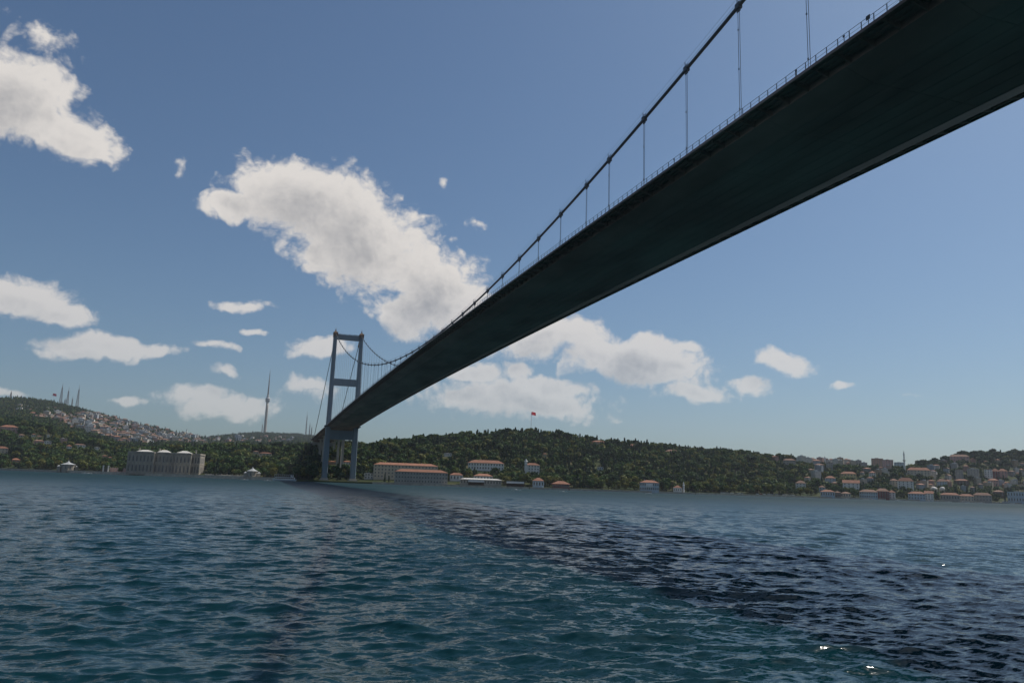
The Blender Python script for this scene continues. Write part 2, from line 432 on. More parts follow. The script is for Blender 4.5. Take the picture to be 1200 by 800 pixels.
def hit(x, y, dmin=None, dmax=5200):
    r = ray(x, y); hl = math.hypot(r[0], r[1])
    d0 = (dmin or shore_d(x) + 3)
    D = np.arange(d0, dmax, 4.0)
    X, Y = CAM[0] + D * r[0] / hl, CAM[1] + D * r[1] / hl
    zz = CAM[2] + D * r[2] / hl
    g = height(X, Y)
    k = np.nonzero(g >= zz)[0]
    if len(k) == 0: return None
    k = k[0]
    return np.array([X[k], Y[k], g[k]]), D[k]

GROUND = bpy.data.materials.new('hill_ground'); GROUND.use_nodes = True
def ground_material():
    n, l = GROUND.node_tree.nodes, GROUND.node_tree.links
    b = n['Principled BSDF']; b.inputs['Roughness'].default_value = .9; b.inputs['Specular IOR Level'].default_value = .1
    tc = n.new('ShaderNodeTexCoord')
    nz = n.new('ShaderNodeTexNoise'); nz.inputs['Scale'].default_value = .02; nz.inputs['Detail'].default_value = 6
    l.new(tc.outputs['Object'], nz.inputs['Vector'])
    cr = n.new('ShaderNodeValToRGB')
    cr.color_ramp.elements[0].position = .35; cr.color_ramp.elements[0].color = (.022, .036, .012, 1)
    cr.color_ramp.elements[1].position = .72; cr.color_ramp.elements[1].color = (.10, .085, .045, 1)
    e = cr.color_ramp.elements.new(.55); e.color = (.05, .058, .022, 1)
    l.new(nz.outputs['Fac'], cr.inputs[0]); l.new(cr.outputs[0], b.inputs['Base Color'])
    bp = n.new('ShaderNodeBump'); bp.inputs['Distance'].default_value = 2.0; l.new(nz.outputs['Fac'], bp.inputs['Height']); l.new(bp.outputs[0], b.inputs['Normal'])
ground_material()

def grid_mesh(name, X, Y, Z, matl, smooth=True):
    na, nr = X.shape
    co = np.stack([X, Y, Z], -1).reshape(-1, 3)
    i, j = np.meshgrid(np.arange(na - 1), np.arange(nr - 1), indexing='ij')
    q = np.stack([i * nr + j, i * nr + j + 1, (i + 1) * nr + j + 1, (i + 1) * nr + j], -1).reshape(-1, 4)[:, ::-1]
    me = bpy.data.meshes.new(name)
    me.vertices.add(len(co)); me.vertices.foreach_set('co', co.astype(np.float32).ravel())
    me.loops.add(q.size); me.loops.foreach_set('vertex_index', q.astype(np.int32).ravel())
    me.polygons.add(len(q)); me.polygons.foreach_set('loop_start', (np.arange(len(q)) * 4).astype(np.int32))
    me.polygons.foreach_set('use_smooth', np.full(len(q), smooth))
    me.materials.append(matl); me.update(calc_edges=True); me.validate()
    return me

def build_terrain():
    az = np.linspace(T_AZ[0], T_AZ[-1], 420)
    ds = np.interp(az, T_AZ, TT[:, 1])
    fr = np.concatenate([[0, 0], np.geomspace(1, 60, 16), np.linspace(75, 1000, 80), np.linspace(1040, 5200, 70)])
    D = ds[:, None] + fr[None, :]
    X = CAM[0] + D * np.sin(az)[:, None]; Y = CAM[1] + D * np.cos(az)[:, None]
    Z = height(X, Y); Z[:, 0] = -3.0; Z[:, 1] = 1.3
    kind(put('terrain', grid_mesh('terrain', X, Y, Z, GROUND)), 'structure')
build_terrain()

# ------------------------------------------------------------------ water
WATER = bpy.data.materials.new('sea_water'); WATER.use_nodes = True
def water_material():
    n, l = WATER.node_tree.nodes, WATER.node_tree.links
    b = n['Principled BSDF']
    b.inputs['Base Color'].default_value = (.0028, .0265, .0340, 1)
    b.inputs['IOR'].default_value = 1.333; b.inputs['Specular IOR Level'].default_value = .30
    tc = n.new('ShaderNodeTexCoord')
    # ripple slopes: noise colour read as a slope vector and added to the wave normal
    def slope(s, d, k, st=(1, 1, 1), rot=.3):
        mp = n.new('ShaderNodeMapping'); mp.inputs['Scale'].default_value = st; mp.inputs['Rotation'].default_value = (0, 0, rot)
        l.new(tc.outputs['Object'], mp.inputs['Vector'])
        t = n.new('ShaderNodeTexNoise'); t.inputs['Scale'].default_value = s; t.inputs['Detail'].default_value = d; t.inputs['Roughness'].default_value = .6
        l.new(mp.outputs[0], t.inputs['Vector'])
        su = n.new('ShaderNodeVectorMath'); su.operation = 'SUBTRACT'; su.inputs[1].default_value = (.5, .5, .5); l.new(t.outputs['Color'], su.inputs[0])
        mu = n.new('ShaderNodeVectorMath'); mu.operation = 'MULTIPLY'; mu.inputs[1].default_value = (k, k * 1.15, 0); l.new(su.outputs[0], mu.inputs[0])
        return mu.outputs[0]
    def add(a, c):
        m = n.new('ShaderNodeVectorMath'); m.operation = 'ADD'; l.new(a, m.inputs[0]); l.new(c, m.inputs[1]); return m.outputs[0]
    v = add(slope(.45, 2, .12, (.45, 1.5, 1)), slope(2.2, 3, .50, (.42, 1.6, 1)))
    v = add(v, slope(6.5, 2, .42, (.5, 1.5, 1), .45))
    mp = n.new('ShaderNodeMapping'); mp.inputs['Scale'].default_value = (.5, 1.5, 1); l.new(tc.outputs['Object'], mp.inputs['Vector'])
    gu = n.new('ShaderNodeTexNoise'); gu.inputs['Scale'].default_value = .012; gu.inputs['Detail'].default_value = 3; l.new(mp.outputs[0], gu.inputs['Vector'])
    gm = n.new('ShaderNodeMapRange'); gm.inputs['From Min'].default_value = .35; gm.inputs['From Max'].default_value = .65
    gm.inputs['To Min'].default_value = .8; gm.inputs['To Max'].default_value = 1.15; l.new(gu.outputs['Fac'], gm.inputs['Value'])
    sc_ = n.new('ShaderNodeVectorMath'); sc_.operation = 'SCALE'; l.new(v, sc_.inputs[0]); l.new(gm.outputs[0], sc_.inputs['Scale'])
    # roughness rising towards the far bank dulls reflections, standing in for unresolved waves
    ge = n.new('ShaderNodeNewGeometry')
    ds = n.new('ShaderNodeVectorMath'); ds.operation = 'DOT_PRODUCT'; ds.inputs[1].default_value = (.30, .95, 0)   # metres along the camera heading
    l.new(tc.outputs['Object'], ds.inputs[0])
    def ramp(d0, d1, a, c):
        m = n.new('ShaderNodeMapRange'); m.inputs['From Min'].default_value = d0; m.inputs['From Max'].default_value = d1
        m.inputs['To Min'].default_value = a; m.inputs['To Max'].default_value = c; l.new(ds.outputs['Value'], m.inputs['Value']); return m.outputs[0]
    l.new(ramp(-250, 330, .10, .80), b.inputs['Roughness'])
    s2 = n.new('ShaderNodeVectorMath'); s2.operation = 'SCALE'; l.new(sc_.outputs[0], s2.inputs[0]); l.new(ramp(-300, 340, 1.0, .45), s2.inputs['Scale'])
    far_ = slope(.06, 5, .22, (1.3, .3, 1))
    ad = n.new('ShaderNodeVectorMath'); ad.operation = 'ADD'; l.new(s2.outputs[0], ad.inputs[0]); l.new(far_, ad.inputs[1])
    sc_ = ad
    nn = n.new('ShaderNodeVectorMath'); nn.operation = 'NORMALIZE'; l.new(add(ge.outputs['Normal'], sc_.outputs[0]), nn.inputs[0])
    l.new(nn.outputs[0], b.inputs['Normal'])
water_material()

def build_water():
    R0, R1, NR, NA = 14.0, 1700.0, 1850, 340
    HA = .70
    r = np.geomspace(R0, R1, NR); a = np.linspace(YAW - HA, YAW + HA, NA)
    D = np.broadcast_to(r[None, :], (NA, NR)); A = np.broadcast_to(a[:, None], (NA, NR))
    X0 = CAM[0] + D * np.sin(A); Y0 = CAM[1] + D * np.cos(A)
    X, Y, Z = X0.copy(), Y0.copy(), np.zeros_like(X0)
    cell = np.maximum(D * math.log(R1 / R0) / NR, D * 2 * HA / NA * .45)
    g = np.random.default_rng(3)
    for i in range(126):
        lam = .45 * (4.6 / .45) ** g.random()
        th = .28 + g.normal() * .45                     # travels roughly along the view
        if i >= 96: lam = 5.0 * (17.0 / 5.0) ** g.random()
        k = 2 * math.pi / lam
        amp = .0048 * lam ** .90 * (.6 + .8 * g.random()) * (1.0 if lam < 5 else .42 if lam < 9 else .30)
        kx, ky = k * math.sin(th), k * math.cos(th)
        ph = kx * X0 + ky * Y0 + g.random() * 6.283
        w = np.clip(lam / (2.4 * cell) - 1, 0, 1)
        w = w * np.clip((R1 - D) / 120, 0, 1)
        Z += amp * w * np.cos(ph)
        q = .75 * amp * w
        X -= q * math.sin(th) * np.sin(ph); Y -= q * math.cos(th) * np.sin(ph)
    Z += .35 * (Z ** 2) * np.sign(Z)
    fine = grid_mesh('water', X, Y, Z, WATER)
    # the rest of the sheet out to the horizon, joined to the same object
    co = np.empty(len(fine.vertices) * 3, np.float32); fine.vertices.foreach_get('co', co); co = co.reshape(-1, 3)
    fi = np.empty(len(fine.loops), np.int32); fine.loops.foreach_get('vertex_index', fi); fi = fi.reshape(-1, 4)
    vs, fs, base = [co], [fi], len(co)
    def patch(aa, rr):
        nonlocal base
        AA, RR = np.meshgrid(aa, rr, indexing='ij')
        c = np.stack([CAM[0] + RR * np.sin(AA), CAM[1] + RR * np.cos(AA), np.zeros_like(RR)], -1).reshape(-1, 3).astype(np.float32)
        na, nr = len(aa), len(rr)
        i, j = np.meshgrid(np.arange(na - 1), np.arange(nr - 1), indexing='ij')
        q = np.stack([i * nr + j, i * nr + j + 1, (i + 1) * nr + j + 1, (i + 1) * nr + j], -1).reshape(-1, 4)[:, ::-1] + base
        vs.append(c); fs.append(q.astype(np.int32)); base += len(c)
    patch(np.linspace(YAW - HA, YAW + HA, 130), np.geomspace(R1, 40000, 40))
    patch(np.linspace(YAW - HA, YAW + HA, 60), np.array([.3, 3, R0]))
    patch(np.linspace(YAW + HA, YAW + 2 * math.pi - HA, 90), np.concatenate([[.3], np.geomspace(3, 40000, 60)]))
    bpy.data.meshes.remove(fine)
    co = np.concatenate(vs); q = np.concatenate(fs)
    me = bpy.data.meshes.new('water')
    me.vertices.add(len(co)); me.vertices.foreach_set('co', co.ravel())
    me.loops.add(q.size); me.loops.foreach_set('vertex_index', np.ascontiguousarray(q).ravel())
    me.polygons.add(len(q)); me.polygons.foreach_set('loop_start', (np.arange(len(q)) * 4).astype(np.int32))
    me.polygons.foreach_set('use_smooth', np.full(len(q), True))
    me.materials.append(WATER); me.update(calc_edges=True)
    kind(put('water', me), 'structure')
build_water()
# ------------------------------------------------------------------ suspension bridge
HALF, HW, CH = 537.0, 17.5, 14.07
ZM, ZT = 67.95, 60.88
Y0, GAP, HS = -182.38, 13.55, 17.9
def zdeck(y): return ZM - (ZM - ZT) * (y / HALF) ** 2 if abs(y) <= HALF else ZT - (abs(y) - HALF) * .022
def zcab(y): return 71.6 + (164.0 - 71.6) * (y / HALF) ** 2
SIDE_END = 790.0

def build_bridge():
    root = empty('suspension_bridge', (0, HALF, 2.0))
    tag(root, 'long steel suspension bridge crossing the strait overhead to a portal tower', 'bridge')
    OFF = Vector((0, -HALF, -2.0))
    def part(mb, name, mats, parent=root, smooth=False):
        o = mb.build(name, mats, parent, smooth=smooth)
        o.location = OFF if parent is root else (0, 0, 0)
        return o
    def shared(name, me, parent, loc):
        o = put(name, me, parent, loc)
        if parent is root: o.location = Vector(loc) + OFF
        return o
    # ---- deck: a hollow box girder in sections, walkways outboard on brackets
    deck_mb = MB()
    prof = [(-14.3, .45), (-14.3, -.95), (-9.8, -2.40), (9.8, -2.40), (14.3, -.95), (14.3, .45)]
    road = mat('asphalt', (.05, .05, .052), .9, .15, .5)
    def section(y0, y1):
        mb = MB(); g = .03
        ya, yb = y0 + g, y1 - g
        za, zb = zdeck(ya), zdeck(yb)
        v = [(x, ya, za + z) for x, z in prof] + [(x, yb, zb + z) for x, z in prof]
        n = len(prof)
        mb.add(v, [(i, i + n, (i + 1) % n + n, (i + 1) % n) for i in range(n)] + [tuple(range(n)), tuple(range(2 * n - 1, n - 1, -1))])
        for x in (-9.5, -6.8, -4.0, -1.3, 1.4, 4.1, 6.8, 9.5):          # weld strips under the bottom plate
            za_, zb_ = za - 2.44, zb - 2.44
            mb.add([(x - .06, ya, za_), (x + .06, ya, za_), (x + .06, yb, zb_), (x - .06, yb, zb_), (x - .06, ya, za_ + .06), (x + .06, ya, za_ + .06), (x + .06, yb, zb_ + .06), (x - .06, yb, zb_ + .06)],
                   [(0, 1, 2, 3), (0, 4, 5, 1), (2, 6, 7, 3), (1, 5, 6, 2), (0, 3, 7, 4)])
        return mb
    # carriageway on top
    mb = MB()
    ys = list(np.linspace(-HALF, HALF, 121)) + [SIDE_END]
    for i in range(len(ys) - 1):
        a, b = ys[i], ys[i + 1]
        mb.add([(-14.2, a, zdeck(a) + .50), (14.2, a, zdeck(a) + .50), (14.2, b, zdeck(b) + .50), (-14.2, b, zdeck(b) + .50)], [(0, 1, 2, 3)])
    deck = part(mb, 'deck', [road])
    yy = [-HALF + HS * i for i in range(61)]
    yy[-1] = HALF
    for i in range(60): part(section(yy[i], yy[i + 1]), 'box_section', [SOFFIT], deck)
    se = list(np.linspace(HALF, SIDE_END, 8))
    for i in range(7): part(section(se[i], se[i + 1]), 'box_section', [SOFFIT], deck)
    # walkways
    for s in (-1, 1):
        mb = MB()
        pts = list(np.arange(-HALF, HALF, HS / 2)) + list(np.linspace(HALF, SIDE_END, 12))
        for (xa, xb, za, zb) in ((14.31, 17.4, .16, .30), (17.25, 17.5, -.12, .34), (15.2, 15.4, -.16, .16), (16.3, 16.5, -.16, .16)):
            x0, x1 = (s * xa, s * xb) if s > 0 else (s * xb, s * xa)
            for i in range(len(pts) - 1):
                a, b = pts[i], pts[i + 1]; A, B = zdeck(a), zdeck(b)
                mb.add([(x0, a, A + za), (x1, a, A + za), (x1, b, B + za), (x0, b, B + za), (x0, a, A + zb), (x1, a, A + zb), (x1, b, B + zb), (x0, b, B + zb)],
                       [(3, 2, 1, 0), (4, 5, 6, 7), (1, 2, 6, 5), (3, 0, 4, 7)])
        wk = part(mb, 'walkway', [SOFFIT])
        # brackets carrying it
        bm = MB()
        x0, x1 = s * 14.28, s * 17.3
        bm.add([(x0, -.09, -.92), (x1, -.09, -.16), (x1, -.09, .15), (x0, -.09, .15), (x0, .09, -.92), (x1, .09, -.16), (x1, .09, .15), (x0, .09, .15)],
               [(0, 1, 2, 3), (7, 6, 5, 4), (0, 4, 5, 1), (1, 5, 6, 2), (2, 6, 7, 3), (3, 7, 4, 0)])
        bme = bm.mesh('bracket', [SOFFIT])
        n = 0
        y = Y0 + GAP / 2 - 30 * HS
        while y < HALF:
            if y > -HALF + 1:
                shared('bracket', bme, wk, (0, y, zdeck(y)))
            y += HS / 4
        # railing
        mb = MB()
        for hh in (1.45, .85):
            for i in range(len(pts) - 1):
                mb.tube([(s * 17.42, pts[i], zdeck(pts[i]) + hh), (s * 17.42, pts[i + 1], zdeck(pts[i + 1]) + hh)], .045 if hh > 1 else .025, 4, caps=False)
        rl = part(mb, 'railing', [STEEL])
        pm = MB().box(-.05, .05, -.05, .05, .34, 1.43).mesh('post', [STEEL])
        ypost = np.arange(Y0 + GAP / 2 - 19 * HS + HS / 16, HALF, HS / 8)
        stf = MB(); cnt = 0
        for y in ypost:
            if s < 0 and y > -300 and cnt < 290: shared('post', pm, rl, (s * 17.42, float(y), zdeck(float(y)))); cnt += 1
            else:
                z = zdeck(float(y)); stf.box(s * 17.42 - .05, s * 17.42 + .05, y - .05, y + .05, z + .34, z + 1.43)
        kind(part(stf, 'railing_posts', [STEEL], rl), 'stuff')
    # small signs and lamps on the parapet
    for (y, w, h) in ((-276.5, .65, .6), (-272.0, .35, .25), (-290.0, .3, .3), (-262.0, .3, .3), (-226, .3, .3)):
        z = zdeck(y); mb = MB().box(-17.56, -17.47, y - w / 2, y + w / 2, z + 1.0, z + 1.0 + h).box(-17.5, -17.44, y - .04, y + .04, z + .34, z + 1.02)
        part(mb, 'parapet_sign', [DARK])
    # ---- cables, clamps, hand ropes, hangers
    ids = [i for i in range(-25, 45)]
    def hy(i): return Y0 + (GAP / 2 + (i - 1) * HS if i > 0 else -GAP / 2 + i * HS)
    hyl = [hy(i) for i in ids if -HALF + 12 < hy(i) < HALF - 12]
    cl = MB().box(-.42, .42, -.55, .55, -.5, .5).box(-.1, .1, -.5, .5, -1.05, -.5).box(-.38, -.30, -.05, .05, .4, 1.45).box(.30, .38, -.05, .05, .4, 1.45).box(-.34, .34, -.05, .05, .95, 1.03)
    clm = cl.mesh('cable_clamp', [CABLE])
    for s in (-1, 1):
        mb = MB(); P = [(s * CH, y, zcab(y)) for y in np.linspace(-HALF, HALF, 241)]
        mb.tube(P, .34, 10)
        cb = part(mb, 'main_cable', [CABLE], smooth=True)
        mb = MB()
        for dx in (-.34, .34):
            mb.tube([(p[0] + dx, p[1], p[2] + 1.4) for p in P[::2]], .022, 3, caps=False)
        part(mb, 'hand_rope', [CABLE], cb)
        # backstay down to the anchorage behind the tower
        A = np.array([s * CH, HALF, 164.0]); B = np.array([s * CH, HALF + 236, 54.0])
        mb = MB().tube([A, B], .36, 10)
        bs = part(mb, 'backstay', [CABLE], smooth=True)
        t = (B - A) / np.linalg.norm(B - A)
        mb = MB().tube([A + t * 3, A + t * 10, A + t * 22, A + t * 22.5], [1.15, 1.05, .85, .4], 8)
        part(mb, 'cable_shroud', [RUST], bs)
        for y in hyl:
            sl_ = shared('cable_clamp', clm, cb, (s * CH, y, zcab(y)))
            zb = zdeck(y) + .4; zt = zcab(y) - 1.0
            if zt - zb < .6: continue
            m2 = MB()
            for dy in (-.24, .24):
                m2.tube([(0, dy, 0), (0, dy, zt - zb)], .05, 5)
            zz = 4.0
            while zz < zt - zb - 3:
                m2.box(-.08, .08, .14, .34, zz, zz + .3); zz += 7.5
            m2.box(-.12, .12, -.4, .4, -.35, .25)
            h = m2.build('hanger', [ROPE], root); h.location = Vector((s * CH, y, zb)) + OFF
    # ---- tower
    tw = MB()
    def portal(z0, z1, dpt, name):
        f = lambda z: 15.26 - (15.26 - 14.5) * z / 165
        m = MB(); xa = f((z0 + z1) / 2) - 2.0
        m.box(-xa, xa, -dpt / 2, dpt / 2, z0, z1)
        for xx in np.arange(-xa + 2.2, xa - 1, 2.4):       # plate stiffener ribs on both faces
            m.box(xx - .05, xx + .05, -dpt / 2 - .08, -dpt / 2 + .02, z0 + .2, z1 - .2); m.box(xx - .05, xx + .05, dpt / 2 - .02, dpt / 2 + .08, z0 + .2, z1 - .2)
        return m
    tower = empty('tower'); tower.parent = root; tower.location = Vector((0, HALF, 0)) + OFF
    for s in (-1, 1):
        m = MB(); c = .55; zz = np.linspace(4.6, 164, 12); ring = []
        for z in zz:
            t = (z - 4.6) / 160; xc = s * (15.26 - .76 * t); a = 3.0 - 1.05 * t; b = 3.5 - .5 * t
            ring.append([(xc - a + c, -b, z), (xc + a - c, -b, z), (xc + a, -b + c, z), (xc + a, b - c, z), (xc + a - c, b, z), (xc - a + c, b, z), (xc - a, b - c, z), (xc - a, -b + c, z)])
        v = [p for r in ring for p in r]; fc = []
        for i in range(len(zz) - 1):
            for k in range(8): fc.append((i * 8 + k, i * 8 + (k + 1) % 8, (i + 1) * 8 + (k + 1) % 8, (i + 1) * 8 + k))
        fc += [tuple(range(7, -1, -1)), tuple((len(zz) - 1) * 8 + k for k in range(8))]
        m.add(v, fc)
        for z in np.arange(18, 160, 13.3):                    # site joints between the leg plates
            t = (z - 4.6) / 160; xc = s * (15.26 - .76 * t); a = 3.02 - 1.05 * t; b = 3.52 - .5 * t
            m.box(xc - a + .5, xc + a - .5, -b - .02, b + .02, z, z + .14); m.box(xc - a - .02, xc + a + .02, -b + .5, b - .5, z, z + .14)
        leg = m.build('leg', [STEEL], tower)
        MB().box(s * 15.3 - 5.4, s * 15.3 + 5.4, -6.2, 6.2, -3.0, 2.8, top=(s * 15.3 - 5, s * 15.3 + 5, -5.8, 5.8)).box(s * 15.3 - 3.9, s * 15.3 + 3.9, -4.5, 4.5, 2.8, 4.6).build('footing', [CONC], leg)
        x = s * 14.5
        m = MB().box(x - 2.5, x + 2.5, -3.9, 3.9, 163.9, 165.2).box(x - 1.9, x + 1.9, -3.3, 3.3, 165.2, 167.0, top=(x - 1.2, x + 1.2, -2.2, 2.2))
        m.box(x - 2.3, x - 1.9, -4.6, 3.2, 160.5, 166.2).box(x + 1.9, x + 2.3, -4.6, 3.2, 160.5, 166.2).box(x - 1.5, x + 1.5, -5.6, -3.85, 161.5, 164.4)
        sd = m.build('cable_saddle', [RUST], tower)
        m = MB().box(x - .7, x + .7, -.7, .7, 166.6, 169.2, top=(x - .5, x + .5, -.5, .5)).tube([(x, 0, 169), (x, 0, 171.6)], [.35, .12], 6)
        m.build('beacon', [RUST], sd)
    portal(158.2, 163.5, 4.6, 0).build('cross_beam', [STEEL], tower)
    portal(106.2, 113.7, 5.0, 0).build('cross_beam', [STEEL], tower)
    portal(46.6, 56.8, 5.4, 0).build('cross_beam', [STEEL], tower)
    m = MB()
    g = np.random.default_rng(5)
    for x in np.arange(-11.5, 11.6, 1.4):
        h = .5 + g.random() * 1.0; m.box(x - .25, x + .25, -1.2, 1.2, 163.45, 163.5 + h)
    m.box(-12, 12, -2.25, -2.15, 164.4, 164.55).box(-12, 12, 2.15, 2.25, 164.4, 164.55)
    m.build('beam_top_rail', [DARK], tower)
    for s in (-1, 1):
        z = zdeck(HALF)
        MB().box(s * 17.5 - 1.6, s * 17.5 + 2.4, -7, 7, z - .3, z + .5).box(s * 17.5 - 1.0, s * 17.5 + 1.0, -5, 5, z - 1.1, z - .3).build('inspection_platform', [DARK], tower)
    # ---- side-span piers and the anchorage
    for y in (HALF + 62, HALF + 118, HALF + 172):
        gz = float(min(height(-9, y), height(9, y))) - 2
        pr = empty('side_span_pier'); pr.parent = root; pr.location = Vector((0, y, gz)) + OFF
        H = zdeck(y) - 2.45 - gz
        MB().box(-12, 12, -1.2, 1.2, H - 2.0, H - .05).build('pier_cap', [CONC], pr)
        for s in (-1, 1): MB().box(s * 9 - 1.6, s * 9 + 1.6, -1.1, 1.1, 0, H - 2.0, top=(s * 9 - 1.3, s * 9 + 1.3, -.9, .9)).build('column', [CONC], pr)
    gz = float(height(0, HALF + 245)) - 6
    an = MB().box(-17, 17, HALF + 228, HALF + 262, gz, 52.5, top=(-16, 16, HALF + 231, HALF + 258))
    part(an, 'anchorage', [GREYR])
build_bridge()
# slender pole on the bank between the tower legs
b_ = np.array([2.5, HALF + 16, 0]); b_[2] = float(height(b_[0], b_[1]))
t_ = empty('inspection_mast', b_); tag(t_, 'slender grey pole standing between the legs of the bridge tower', 'pole')
MB().tube([(0, 0, -1), (0, 0, 30), (0, 0, 47 - b_[2])], [.55, .45, .35], 8).build('shaft', [CONC], t_)
MB().box(-1.4, 1.4, -1.4, 1.4, -1.5, 1.2, top=(-1, 1, -1, 1)).build('base', [CONC], t_)
# ------------------------------------------------------------------ buildings
RECTS = []       # picture rectangles and distances kept clear of trees
FOOT = []        # footprints (x, y, radius)
def depth_of(p): return float((np.asarray(p) - CAM) @ FWD)
def facing(p): return math.atan2(p[1] - CAM[1], p[0] - CAM[0]) - math.pi / 2     # local -Y looks to the viewer's side of the water

_wm = {}
def window_mesh(w, h, arch=False):
    k = (round(w, 2), round(h, 2), arch)
    if k not in _wm:
        m = MB(); t = .14
        m.box(-w / 2, w / 2, -.02, .1, 0, h, 1)
        m.box(-w / 2 - t, -w / 2, -.12, .1, -t, h + t).box(w / 2, w / 2 + t, -.12, .1, -t, h + t).box(-w / 2, w / 2, -.12, .1, h, h + t).box(-w / 2 - .1, w / 2 + .1, -.2, .1, -t - .06, 0)
        m.box(-.04, .04, -.06, 0, 0, h)
        if arch:
            pts = [(w / 2 * math.cos(a), h + t + w / 2 * math.sin(a)) for a in np.linspace(0, math.pi, 7)]
            m.add([(x, -.03, z) for x, z in pts], [tuple(range(6, -1, -1))], 1)
        _wm[k] = m.mesh('window', [FRAME, GLASS])
    return _wm[k]

def windows_on(parent, w, d, rows, nx, ws=(1.1, 1.7), side_n=0, arch=False, x_off=0.0, yfront=None):
    """rows: sill heights; front face looks to local -Y, right face to +X"""
    me = window_mesh(*ws, arch)
    yf = -d / 2 if yfront is None else yfront
    for z in rows:
        for i in range(nx):
            put('window', me, parent, (x_off - w / 2 + (i + .5) * w / nx, yf, z))
        for i in range(side_n):
            for s in (-1, 1):
                put('window', me, parent, (s * w / 2, -d / 2 + (i + .5) * d / side_n, z), rz=s * math.pi / 2)

def place(x0, x1, yb, yt, d=None, turn=0.0, dp=None, set_=None):
    xc = (x0 + x1) / 2
    if set_ is not None: p = ground(xc, shore_d(xc) + set_); dist = shore_d(xc) + set_
    elif d is not None: p = ground(xc, d); dist = d
    else:
        r = hit(xc, yb); p, dist = r if r else (ground(xc, 1300), 1300)
    dep = depth_of(p); w = (x1 - x0) * dep / F_PX; h = (yb - yt) * dep / F_PX
    RECTS.append((x0 - 1, x1 + 1, yt - 1, yb, dist))
    FOOT.append((p[0], p[1], w * .62 + 3))
    return p, facing(p) + R_(turn), w, h

def building(name, label, cat, px, wall, roof=None, kindr='hip', rfrac=.28, dp=None, turn=0.0, rows=2, nx=5, side=2, set_=None, d=None, group=None, over=.7, chim=0, ws=None, sink=2.5):
    x0, x1, yb, yt = px
    p, rz, w, h = place(x0, x1, yb, yt, d, turn, dp, set_)
    dp = dp or max(7.0, min(w * .6, 16))
    roof = roof or TILE
    t = empty(name, p, rz); tag(t, label, cat, group)
    hr = h * rfrac; hw = h - hr
    MB().box(-w / 2, w / 2, -dp / 2, dp / 2, -sink, hw).build('wall', [wall], t)
    if kindr == 'flat':
        m = MB().box(-w / 2 - .15, w / 2 + .15, -dp / 2 - .15, dp / 2 + .15, hw, hw + .4).box(-w * .2, w * .1, -dp * .2, dp * .2, hw + .4, hw + max(hr, 1.0))
    else:
        m = MB().hip(w, dp, hw, hr, over, gable=(kindr == 'gable'))
    rf = m.build('roof', [roof], t)
    for i in range(chim):
        cx = w * (-.25 + .5 * i)
        MB().box(cx - .45, cx + .45, -.45, .45, hw + hr * .35, hw + hr + .9).build('chimney', [wall], rf)
    if rows:
        fh = hw / rows
        ws = ws or (min(1.3, w / nx * .45), fh * .5)
        windows_on(t, w, dp, [fh * (i + .32) for i in range(rows)], nx, ws, side)
    return t, w, dp, h

# ---- the barracks-like blocks beside the tower
building('waterfront_block', 'long cream four-storey block with red tiled roof behind the grey stone block', 'building', (437, 511, 560.5, 542.3), CREAM, rfrac=.16, rows=4, nx=19, side=4, set_=62, dp=15, turn=4, chim=2)
t, w, dp, h = building('waterfront_block', 'grey stone three-storey block with red roof rising straight from the water', 'building', (462, 523, 570.5, 554.3), GREYR, rfrac=.2, rows=3, nx=18, side=4, set_=6, dp=14, turn=4)
m = MB()
for i in range(19): m.box(-w / 2 + i * w / 18 - .16, -w / 2 + i * w / 18 + .16, -dp / 2 - .22, -dp / 2 + .02, -1, h * .79)
m.build('pilasters', [GREYR], t)
building('hillside_block', 'long white two-storey building with red hipped roof among dark trees', 'building', (548.5, 590, 551, 539.5), WHITE, rfrac=.32, rows=2, nx=13, side=3, dp=15)
building('small_house', 'small white house with red roof beside the grey stone block', 'house', (527, 542, 563, 554), WHITE, rfrac=.3, rows=1, nx=4, side=2)
building('low_villa', 'low white villa with red centre roof above the waterside sheds', 'house', (555, 577, 563, 555), WHITE, rfrac=.35, rows=1, nx=6, side=2)
building('boat_shed', 'long low grey shed along the water beside white canopies', 'shed', (539, 587, 571.5, 563.5), GREYR, PALE, 'hip', .2, rows=1, nx=14, side=1, set_=24, dp=10)
def canopy(px, label, set_):
    p, rz, w, h = place(*px, set_=set_)
    t = empty('waterside_canopy', p, rz); tag(t, label, 'canopy')
    MB().box(-w / 2, w / 2, -5, 5, h * .62, h, top=(-w / 2 + .3, w / 2 - .3, -4.2, 4.2)).build('roof', [PALE], t)
    for i in range(6):
        for s in (-1, 1):
            x = -w / 2 + .4 + i * (w - .8) / 5; MB().box(x - .12, x + .12, s * 4.4 - .12, s * 4.4 + .12, -1, h * .62).build('post', [DARK], t)
    MB().box(-w / 2 + .5, w / 2 - .5, 3.9, 4.2, 0, h * .6).build('back_wall', [BROWNW], t)
canopy((548, 567, 571.5, 565.3), 'white flat canopy on posts in front of the long grey shed', 6)
canopy((593, 614, 573, 567), 'white flat canopy on posts standing alone on the quay', 6)
t, w, dp, h = building('turret_villa', 'white three-storey villa with red roof and small corner turret on wooded slope', 'house', (615, 632, 554.5, 542.5), WHITE, rfrac=.22, rows=3, nx=5, side=3)
m = MB().box(-w / 2 - .6, -w / 2 + 2.8, -dp / 2 - .6, -dp / 2 + 2.8, 0, h + 1.5); m.build('turret', [WHITE], t)
MB().lathe([(2.6, h + 1.5), (1.6, h + 2.6), (.1, h + 5)], 8, cx=-w / 2 + 1.1, cy=-dp / 2 + 1.1).build('turret_roof', [LEAD], t)
building('water_kiosk', 'small pale waterside kiosk with orange pyramid roof', 'kiosk', (624, 637, 573.2, 562), BLUEW, rfrac=.33, rows=1, nx=4, side=3, set_=8, dp=10)
